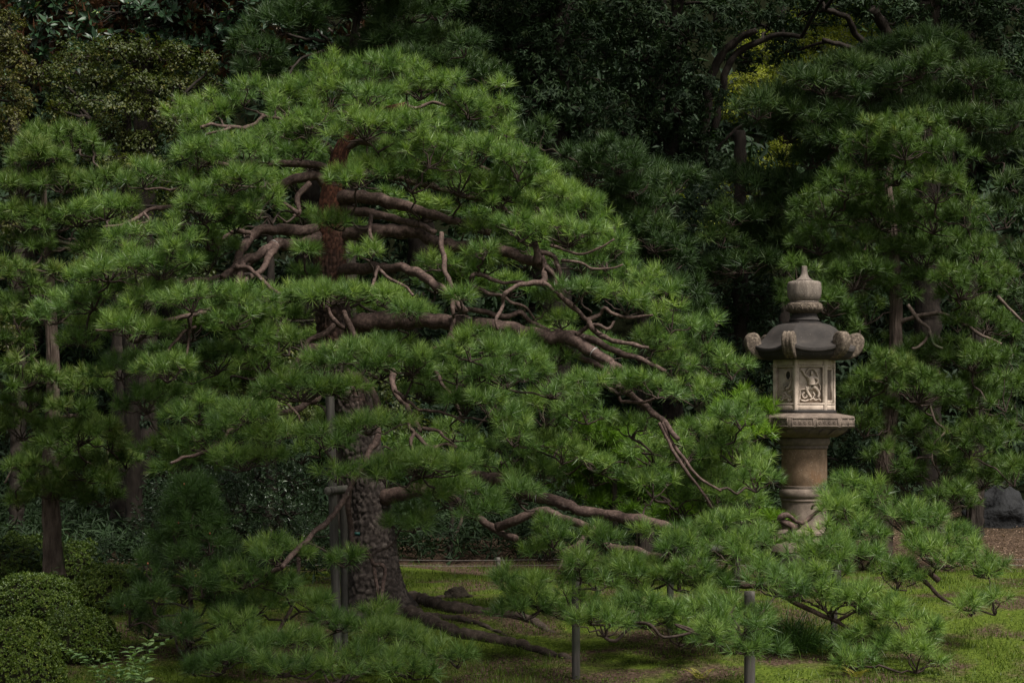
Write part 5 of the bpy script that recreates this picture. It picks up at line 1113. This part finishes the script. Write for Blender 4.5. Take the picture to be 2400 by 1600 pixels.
# ------------------------------------------------------------------ stone lantern
def lantern():
    yl = 26.0; k = yl / FPX; u0 = 1885
    cx = (u0 - 1200) * k; rot = math.radians(5.2)
    zof = lambda v: CAM_H + (HORIZ - v) * k
    gzv = gz(cx, yl)
    root = thing('stone_lantern', 'tall weathered granite lantern with scrolled roof, carved fire box and round column', 'stone lantern', (cx, yl, gzv))
    def hexr(ang, round_=0.0):
        """radius factor of a hexagon (corner = 1), blended to a circle"""
        a_ = (ang + math.pi / 6) % (math.pi / 3) - math.pi / 6
        hx = math.cos(math.pi / 6) / np.cos(np.abs(a_) * 1.0)
        return hx
    def solid(name, prof, mat, parent, kind='round', seg=72, lift=None, smooth=True, blend=0.0, dispf=None):
        """prof [(r_px, v)] from top to bottom; kind hex: angles measured so corners sit at 30+60k from the face normals"""
        ang = np.arange(seg) / seg * 2 * np.pi
        rows = []
        for j, (r_, v_) in enumerate(prof):
            if kind == 'hex':
                am = np.mod(ang, np.pi / 3) - np.pi / 6          # 0 at face centre
                hx = math.cos(math.pi / 6) / np.cos(am); f = hx * (1 - blend) + blend * 0.955
            else: f = np.ones(seg)
            rr = r_ * k * f
            zz = np.full(seg, zof(v_))
            if lift is not None and lift[j]:
                cn = np.abs(np.mod(ang, np.pi / 3) - np.pi / 6) / (np.pi / 6)
                zz = zz + lift[j] * k * cn ** 2.2
            if dispf is not None: rr = rr + dispf(ang, j) * k
            # corner angles at multiples of 60deg from -y axis rotated by 30: face normal faces the camera
            th = ang + rot + math.radians(30)
            rows.append(np.stack([cx + rr * np.sin(th), yl - rr * np.cos(th), zz], -1))
        n = len(prof); v = np.vstack(rows)
        i = np.arange(n - 1)[:, None] * seg; j = np.arange(seg)[None, :]; j2 = (j + 1) % seg
        q = np.stack([i + j, i + seg + j, i + seg + j2, i + j2], -1).reshape(-1, 4)
        v = np.vstack([v, [cx, yl, zof(prof[0][1])], [cx, yl, zof(prof[-1][1])]]); a0 = n * seg
        jj = np.arange(seg); kk = (jj + 1) % seg
        t = np.vstack([np.stack([np.full(seg, a0), jj, kk], -1), np.stack([np.full(seg, a0 + 1), (n - 1) * seg + kk, (n - 1) * seg + jj], -1)])
        o = mesh_obj(name, v, t, q, mat, parent, smooth=smooth)
        if smooth:
            md = o.data; md.set_sharp_from_angle(angle=math.radians(38))
        return o
    fp = lambda az, r_, v_: np.array([cx + r_ * k * math.sin(az + rot), yl - r_ * k * math.cos(az + rot), zof(v_)])
    # jewel
    jw = solid('jewel', [(5, 623.5), (6.6, 624.5), (7.0, 634), (8.0, 642), (10, 648), (14, 652.5), (19, 655.5), (21, 657), (20.5, 658), (33, 659.3), (36.5, 660.6), (38.8, 663.5), (39.8, 668), (40.3, 677), (40, 687), (38.5, 696), (35, 703), (32.5, 706.5), (33.5, 707), (34.5, 708.5), (33.5, 710.5), (30, 711)], M['stone_jewel'], root)
    # lotus collar with raised petals
    lc = solid('lotus_collar', [(30, 709.5), (38, 710.5), (41.5, 713), (42.8, 719), (42.3, 725), (39, 730), (33, 733), (30, 735)], M['stone_scroll'], root)
    for j in range(12):
        az = j * math.pi / 6
        for rad_, w_ in ((7.5, 1.3), (4.2, 1.1)):
            th = np.linspace(-0.3, math.pi + 0.3, 12); pts = []
            for t_ in th:
                a_ = az + rad_ * math.cos(t_) / 42; vv = 726 - rad_ * 1.35 * math.sin(t_); rr = np.interp(vv, [713, 719, 725, 730], [41.5, 42.8, 42.3, 39]); pts.append(fp(a_, rr, vv))
            v, q, t = tube(np.array(pts), w_ * k, 6); mesh_obj('petal', v, t, q, M['stone_scroll'], lc, smooth=True)
    solid('neck', [(29.5, 734), (30, 740), (32, 745), (35, 749), (36, 750.5), (33.5, 752.5), (33, 755)], M['stone_roof'], root)
    # roof
    prof = [(38, 754), (42, 755), (42, 758), (52, 758.5), (63, 761.5), (74, 767), (83, 775), (89.5, 784), (95, 794), (101, 803), (109, 810), (119, 815.5), (126, 818), (127, 821), (126, 825.5), (122, 827.5), (121, 830), (118, 836), (110, 841), (98, 843.5), (72, 844)]
    lift = [0, 0, 0, 0, 0, 0, 0, 1, 3, 6, 9, 11, 12, 12, 12, 11.5, 10, 6, 2, 0, 0]
    roof = solid('roof', prof, M['stone_roof'], root, 'hex', 144, lift, blend=0.22)
    # low ridges from crown to scrolls
    outl = [(84, 843), (104, 842), (120, 837), (132, 827), (139, 814), (141.5, 801), (139, 790), (132, 782.5), (123, 780), (114, 782.5), (108, 789), (105.5, 797), (104, 805), (98, 810), (86, 816)]
    oc = catmull(np.array([(a_, b_, 0) for a_, b_ in outl]), 2.2)[:, :2]
    cen = np.array([122, 805])
    for j in range(6):
        az = math.radians(30 + 60 * j)
        W_ = np.linspace(-13.5, 13.5, 19); V = []
        for w_ in W_:
            e_ = abs(w_) / 13.5
            s_ = 1.0 - 0.10 * max(0, (e_ - 0.8) / 0.2) ** 2 - 0.05 * (1 - math.cos(w_ / 13.5 * math.pi * 3)) / 2
            pp = cen + (oc - cen) * s_
            ax = np.array([math.sin(az + rot), -math.cos(az + rot), 0]); tx = np.array([math.cos(az + rot), math.sin(az + rot), 0])
            V.append(np.array([cx, yl, 0]) + ax * (pp[:, 0] * k)[:, None] + tx * (w_ * k) + np.stack([0 * pp[:, 0], 0 * pp[:, 0], zof(pp[:, 1])], -1))
        m_ = len(oc); V = np.vstack(V); nW = len(W_)
        i = np.arange(nW - 1)[:, None] * m_; jj = np.arange(m_)[None, :]; j2 = (jj + 1) % m_
        q = np.stack([i + jj, i + j2, i + m_ + j2, i + m_ + jj], -1).reshape(-1, 4)
        c0 = V[:m_].mean(0); c1 = V[-m_:].mean(0); V = np.vstack([V, c0, c1]); a0 = nW * m_
        jr = np.arange(m_); t = np.vstack([np.stack([np.full(m_, a0), (jr + 1) % m_, jr], -1), np.stack([np.full(m_, a0 + 1), a0 - m_ + jr, a0 - m_ + (jr + 1) % m_], -1)])
        sc = mesh_obj('scroll', V, t, q, M['stone_scroll'], roof, smooth=True); sc.data.set_sharp_from_angle(angle=math.radians(50))
        for sd in (-1, 1):
            th = np.linspace(0, 4.2 * math.pi, 60); rr = 15.5 * (1 - th / (4.4 * math.pi)); pts = []
            for t_, r_ in zip(th, rr):
                pr = 123.5 + r_ * math.cos(t_ + 0.6); pv = 797 + r_ * math.sin(t_ + 0.6)
                pts.append(np.array([cx, yl, 0]) + ax * pr * k + tx * sd * 12.2 * k + np.array([0, 0, zof(pv)]))
            v, q, t = tube(np.array(pts), 1.9 * k, 6); mesh_obj('spiral', v, t, q, M['stone_scroll'], sc, smooth=True)
    # fire box
    fb_ = thing_part = bpy.data.objects.new('fire_box', None); COL.objects.link(fb_); attach(fb_, root)
    def flatbox(az, xc, vt, vb, w, rin, rout, name, mat, parent, bev=0.8):
        """box lying on a face: xc across the face in px, from v top to bottom, radial from rin to rout"""
        n_ = np.array([math.sin(az + rot), -math.cos(az + rot), 0]); tx = np.array([math.cos(az + rot), math.sin(az + rot), 0])
        V = []
        for rr, ins in ((rin, 0), (rout - bev, 0), (rout, bev)):
            for sx, vv in ((-1, vb - ins), (1, vb - ins), (1, vt + ins), (-1, vt + ins)):
                V.append(np.array([cx, yl, 0]) + n_ * rr * k + tx * (xc + sx * (w / 2 - ins)) * k + np.array([0, 0, zof(vv)]))
        Q = []
        for a_ in (0, 4):
            for b_ in range(4): Q.append([a_ + b_, a_ + (b_ + 1) % 4, a_ + 4 + (b_ + 1) % 4, a_ + 4 + b_])
        Q += [[8, 9, 10, 11], [3, 2, 1, 0]]
        return mesh_obj(name, np.array(V), None, np.array(Q), mat, parent)
    R = 74.0; ap = R * math.cos(math.pi / 6)   # 64
    LS = M['stone_light']
    solid('inner_wall', [(R - 9, 842), (R - 9, 961)], LS, fb_, 'hex', 72, smooth=False)
    solid('base_moulding', [(R - 4, 959), (R + 2, 961), (R + 3, 968), (R - 6, 969)], M['stone_roof'], fb_, 'hex', 72, smooth=False)
    for j in range(6):
        az = math.radians(60 * j)
        azc = az + math.radians(30); n_ = np.array([math.sin(azc + rot), -math.cos(azc + rot), 0]); tx = np.array([math.cos(azc + rot), math.sin(azc + rot), 0])
        V = []
        for vv in (842, 961):
            for (a_, b_) in ((-9, -5.2 - 4), (-3, -1.5), (-1.0, 0), (1.0, 0), (3, -1.5), (9, -5.2 - 4)):
                bb = R + 0.3 + (b_ if abs(a_) < 5 else -6.5)
                V.append(np.array([cx, yl, 0]) + n_ * bb * k + tx * a_ * k * (0.95 if abs(a_) > 5 else 1) + np.array([0, 0, zof(vv)]))
        Q = [[b_, b_ + 1, b_ + 7, b_ + 6][::-1] for b_ in range(5)] + [[5, 0, 6, 11][::-1]]
        mesh_obj('corner_post', np.array(V), None, np.array(Q), LS, fb_)
        flatbox(az, 0, 842.2, 857, R - 12, ap - 10, ap - 0.8, 'top_panel', LS, fb_); flatbox(az, 0, 949, 960.5, R - 12, ap - 10, ap - 0.5, 'bottom_panel', LS, fb_)
        flatbox(az, 0, 857.6, 861.5, R - 8, ap - 10, ap + 0.3, 'rail', LS, fb_, 0.6); flatbox(az, 0, 944.5, 948.4, R - 8, ap - 10, ap + 0.3, 'rail', LS, fb_, 0.6)
        for sd in (-1, 1): flatbox(az, sd * 30.5, 861, 945, 5, ap - 10, ap - 0.2, 'stile', LS, fb_, 0.6)
        def face(x_, v_, d_): return np.array([cx, yl, 0]) + np.array([math.sin(az + rot), -math.cos(az + rot), 0]) * (ap + d_) * k + np.array([math.cos(az + rot), math.sin(az + rot), 0]) * x_ * k + np.array([0, 0, zof(v_)])
        def strokes(name, items, mat=LS):
            acc = Acc()
            for pts, w0, w1, d_ in items:
                c_ = catmull(np.array([[x_, v_, 0] for x_, v_ in pts]), 1.5); pth = np.array([face(x_, v_, d_) for x_, v_, _ in c_])
                v, q, t = tube(pth, np.linspace(w0, w1, len(pth)) * k, 8); acc.add(v, t=t, q=q)
            return acc.build(name, mat, fb_, smooth=True)
        if j % 3 == 0:
            strokes('relief_figure', [([(-3, 884), (2, 893), (3, 903)], 8, 9.5, -4), ([(0, 876), (4, 876)], 6.5, 6.5, -3.5), ([(-4, 886), (-12, 880), (-17, 872), (-21, 868)], 3.4, 2.2, -4), ([(-21, 868), (-24, 864)], 1.6, 1, -4.2), ([(-21, 869), (-26, 869)], 1.6, 1, -4.2),
                     ([(6, 886), (15, 888), (18, 896), (10, 902)], 3.6, 2.6, -4), ([(-10, 876), (-6, 868), (2, 865), (10, 868), (16, 878), (20, 890)], 2.4, 2.2, -4.6), ([(0, 905), (-8, 914), (-4, 924), (2, 932)], 4.6, 3, -4.2), ([(5, 906), (14, 912), (20, 922), (18, 932)], 4.6, 3, -4.2), ([(-12, 908), (0, 912), (10, 908)], 2.2, 2.2, -3.6),
                     ([(-24, 914), (-12, 912)], 1.6, 1.6, -4.5), ([(-24, 914), (-25, 938)], 1.6, 1.6, -4.5), ([(-14, 920), (-19, 926), (-15, 933), (-8, 930), (-9, 925)], 2.2, 1.4, -4.6), ([(-2, 938), (6, 934), (12, 938), (20, 935), (24, 940)], 2.4, 1.8, -4.6), ([(-22, 938), (-12, 940), (-4, 937)], 2.2, 1.8, -4.8), ([(6, 920), (10, 926), (6, 930)], 2.2, 1.4, -4.8), ([(20, 900), (24, 908), (22, 916)], 1.8, 1.2, -4.8)])
        elif j % 3 == 2:
            m_ = strokes('moon_window', [([(7 + 9 * math.cos(t_), 880 + 11 * math.sin(t_)) for t_ in np.linspace(0, 6.283, 20)], 1.6, 1.6, -6.2)])
            acc = Acc(); ths = np.linspace(0, 6.283, 24, endpoint=False); V = [face(7 + 8.5 * math.cos(t_), 880 + 10.5 * math.sin(t_), -6.9) for t_ in ths]; mesh_obj('moon_dark_disc', np.vstack([V, [face(7, 880, -6.9)]]), np.array([[24, q_, (q_ + 1) % 24] for q_ in range(24)]), None, M['stone_roof'], m_)  # flat dark disc on the wall; the hole's inner shade is its colour
            strokes('relief_cloud', [([(-2 + 9 * (1 - t_ / 11) * math.cos(t_), 926 + 9 * (1 - t_ / 11) * math.sin(t_)) for t_ in np.linspace(0, 9.5, 24)], 3, 1.6, -5), ([(14 + 7 * (1 - t_ / 11) * math.cos(t_), 934 + 7 * (1 - t_ / 11) * math.sin(t_)) for t_ in np.linspace(0, 9.5, 22)], 2.8, 1.4, -5), ([(-14 + 6 * (1 - t_ / 11) * math.cos(t_), 934 + 6 * (1 - t_ / 11) * math.sin(t_)) for t_ in np.linspace(0, 9.5, 22)], 2.6, 1.4, -5), ([(2, 912), (10, 908), (16, 898), (20, 886)], 4, 1.5, -5.5), ([(-8, 915), (-4, 906), (4, 904)], 3.5, 2, -5.5), ([(10, 918), (18, 916), (24, 910)], 3, 2, -5.5)])
        else:
            wf = []
            for (x_, vt, vb, w_) in ((-23, 864, 942, 5), (23, 864, 942, 5)): wf.append(flatbox(az, x_, vt, vb, w_, ap - 10, ap - 2.5, 'window_frame', LS, fb_, 0.8))
            flatbox(az, 0, 862, 867, 46, ap - 10, ap - 2.5, 'window_frame', LS, fb_, 0.8); flatbox(az, 0, 938, 944, 46, ap - 10, ap - 2.5, 'window_frame', LS, fb_, 0.8)
            flatbox(az, 0, 866, 939, 42, ap - 12, ap - 7.2, 'window_dark_slab', M['stone_plate'], fb_, 0.3)  # solid slab in place of a hole, darker to stand for its shade
    # platform
    pf = solid('platform', [(74, 967.5), (80, 968.5), (116, 974.5), (119.5, 976), (120.5, 978), (120.5, 1000), (119, 1002), (110, 1003.5)], M['stone_plate'], root, 'hex', 72, smooth=False)
    apl = 120.5 * math.cos(math.pi / 6)
    for j in range(6):
        az = math.radians(60 * j)
        for xc in (-29, 29):
            for (x_, vt, vb, w_) in ((xc, 978.5, 981, 52), (xc, 996.5, 999, 52), (xc - 25, 981, 996.5, 2.4), (xc + 25, 981, 996.5, 2.4)): flatbox(az, x_, vt, vb, w_, apl - 2, apl + 1.6, 'panel_border', M['stone_plate'], pf, 0.5)
            acc = Acc()
            def face(x_, v_, d_): return np.array([cx, yl, 0]) + np.array([math.sin(az + rot), -math.cos(az + rot), 0]) * (apl + d_) * k + np.array([math.cos(az + rot), math.sin(az + rot), 0]) * x_ * k + np.array([0, 0, zof(v_)])
            for s_ in range(4):
                x0 = xc - 17 + s_ * 11.3; pts = [face(x0 + 4.6 * (1 - t_ / 9) * math.cos(t_), 988.6 + 5 * (1 - t_ / 9) * math.sin(t_), 0) for t_ in np.linspace(0, 8, 16)]
                v, q, t = tube(np.array(pts), 1.0 * k, 5); acc.add(v, t=t, q=q)
            acc.build('panel_carving', M['stone_plate'], pf, smooth=True)
    lt = solid('lotus_base', [(108, 1003), (107, 1006), (100, 1013), (88, 1020), (76, 1024), (60, 1025)], M['stone_plate'], root, 'hex', 72, blend=0.5)
    for j in range(24):
        az = j / 24 * 2 * math.pi; am = (az + math.radians(30)) % (math.pi / 3) - math.pi / 6
        hx = (math.cos(math.pi / 6) / math.cos(((az + math.pi / 6) % (math.pi / 3)) - math.pi / 6)) * 0.5 + 0.5 * 0.955
        V = []; nu_, nv_ = 7, 7
        for b_ in range(nv_):
            f = b_ / (nv_ - 1); vv = 1004.5 + 17 * f; rr = np.interp(vv, [1003, 1006, 1013, 1020, 1024], [108, 107, 100, 88, 76]) * hx
            hw = 12.8 * math.sqrt(max(0.0, 1 - (1 - f) ** 4 * 0.35)) * (1 - 0.25 * f)
            for a_ in range(nu_):
                x_ = (a_ / (nu_ - 1) * 2 - 1); edge = 1 - x_ * x_
                V.append(fp(az + x_ * hw / rr, rr + 3.2 * edge ** 0.6 * (1 - 0.6 * f) + (0.6 if b_ == 0 else 0), vv + (1 - edge) * (1 - f) * 5))
        i = np.arange(nv_ - 1)[:, None] * nu_; jj = np.arange(nu_ - 1)[None, :]; q = np.stack([i + jj, i + nu_ + jj, i + nu_ + jj + 1, i + jj + 1], -1).reshape(-1, 4)
        mesh_obj('petal', np.array(V), None, q, M['stone_plate'], lt, smooth=True)
    # column
    cm = M['stone_column']
    solid('capital', [(56, 1023.5), (59.5, 1026), (60.5, 1032), (59.5, 1038), (56.5, 1043), (54.5, 1044), (55.5, 1046), (56, 1049), (54, 1051.5), (51, 1052)], M['stone_plate'], root)
    solid('column', [(52, 1050), (52.8, 1053), (53, 1095), (53.4, 1138), (52, 1140)], cm, root)
    solid('column_band', [(52, 1137), (55, 1138), (55, 1142), (54, 1144), (57.5, 1147), (59, 1154), (58.5, 1161), (55.5, 1166), (54, 1167), (55.5, 1169), (55.5, 1172), (53, 1174.5)], M['stone_plate'], root)
    zb = HORIZ + (CAM_H - gzv) / k
    solid('lower_column', [(53, 1172), (53, 1215), (54, 1240)], M['stone_plate'], root)
    solid('base_ring', [(53, 1238), (60, 1241), (66, 1250), (60, 1258), (66, 1264), (76, 1278), (80, 1290), (74, 1294)], M['stone_plate'], root)
    solid('plinth', [(84, 1293), (88, 1297), (88, zb + 14), (84, zb + 20)], M['stone_roof'], root, 'hex', 72, smooth=False)
lantern()

# print('TRIS', sum(len(o.data.loops) - 2 * len(o.data.polygons) for o in S.objects if o.type == 'MESH'))
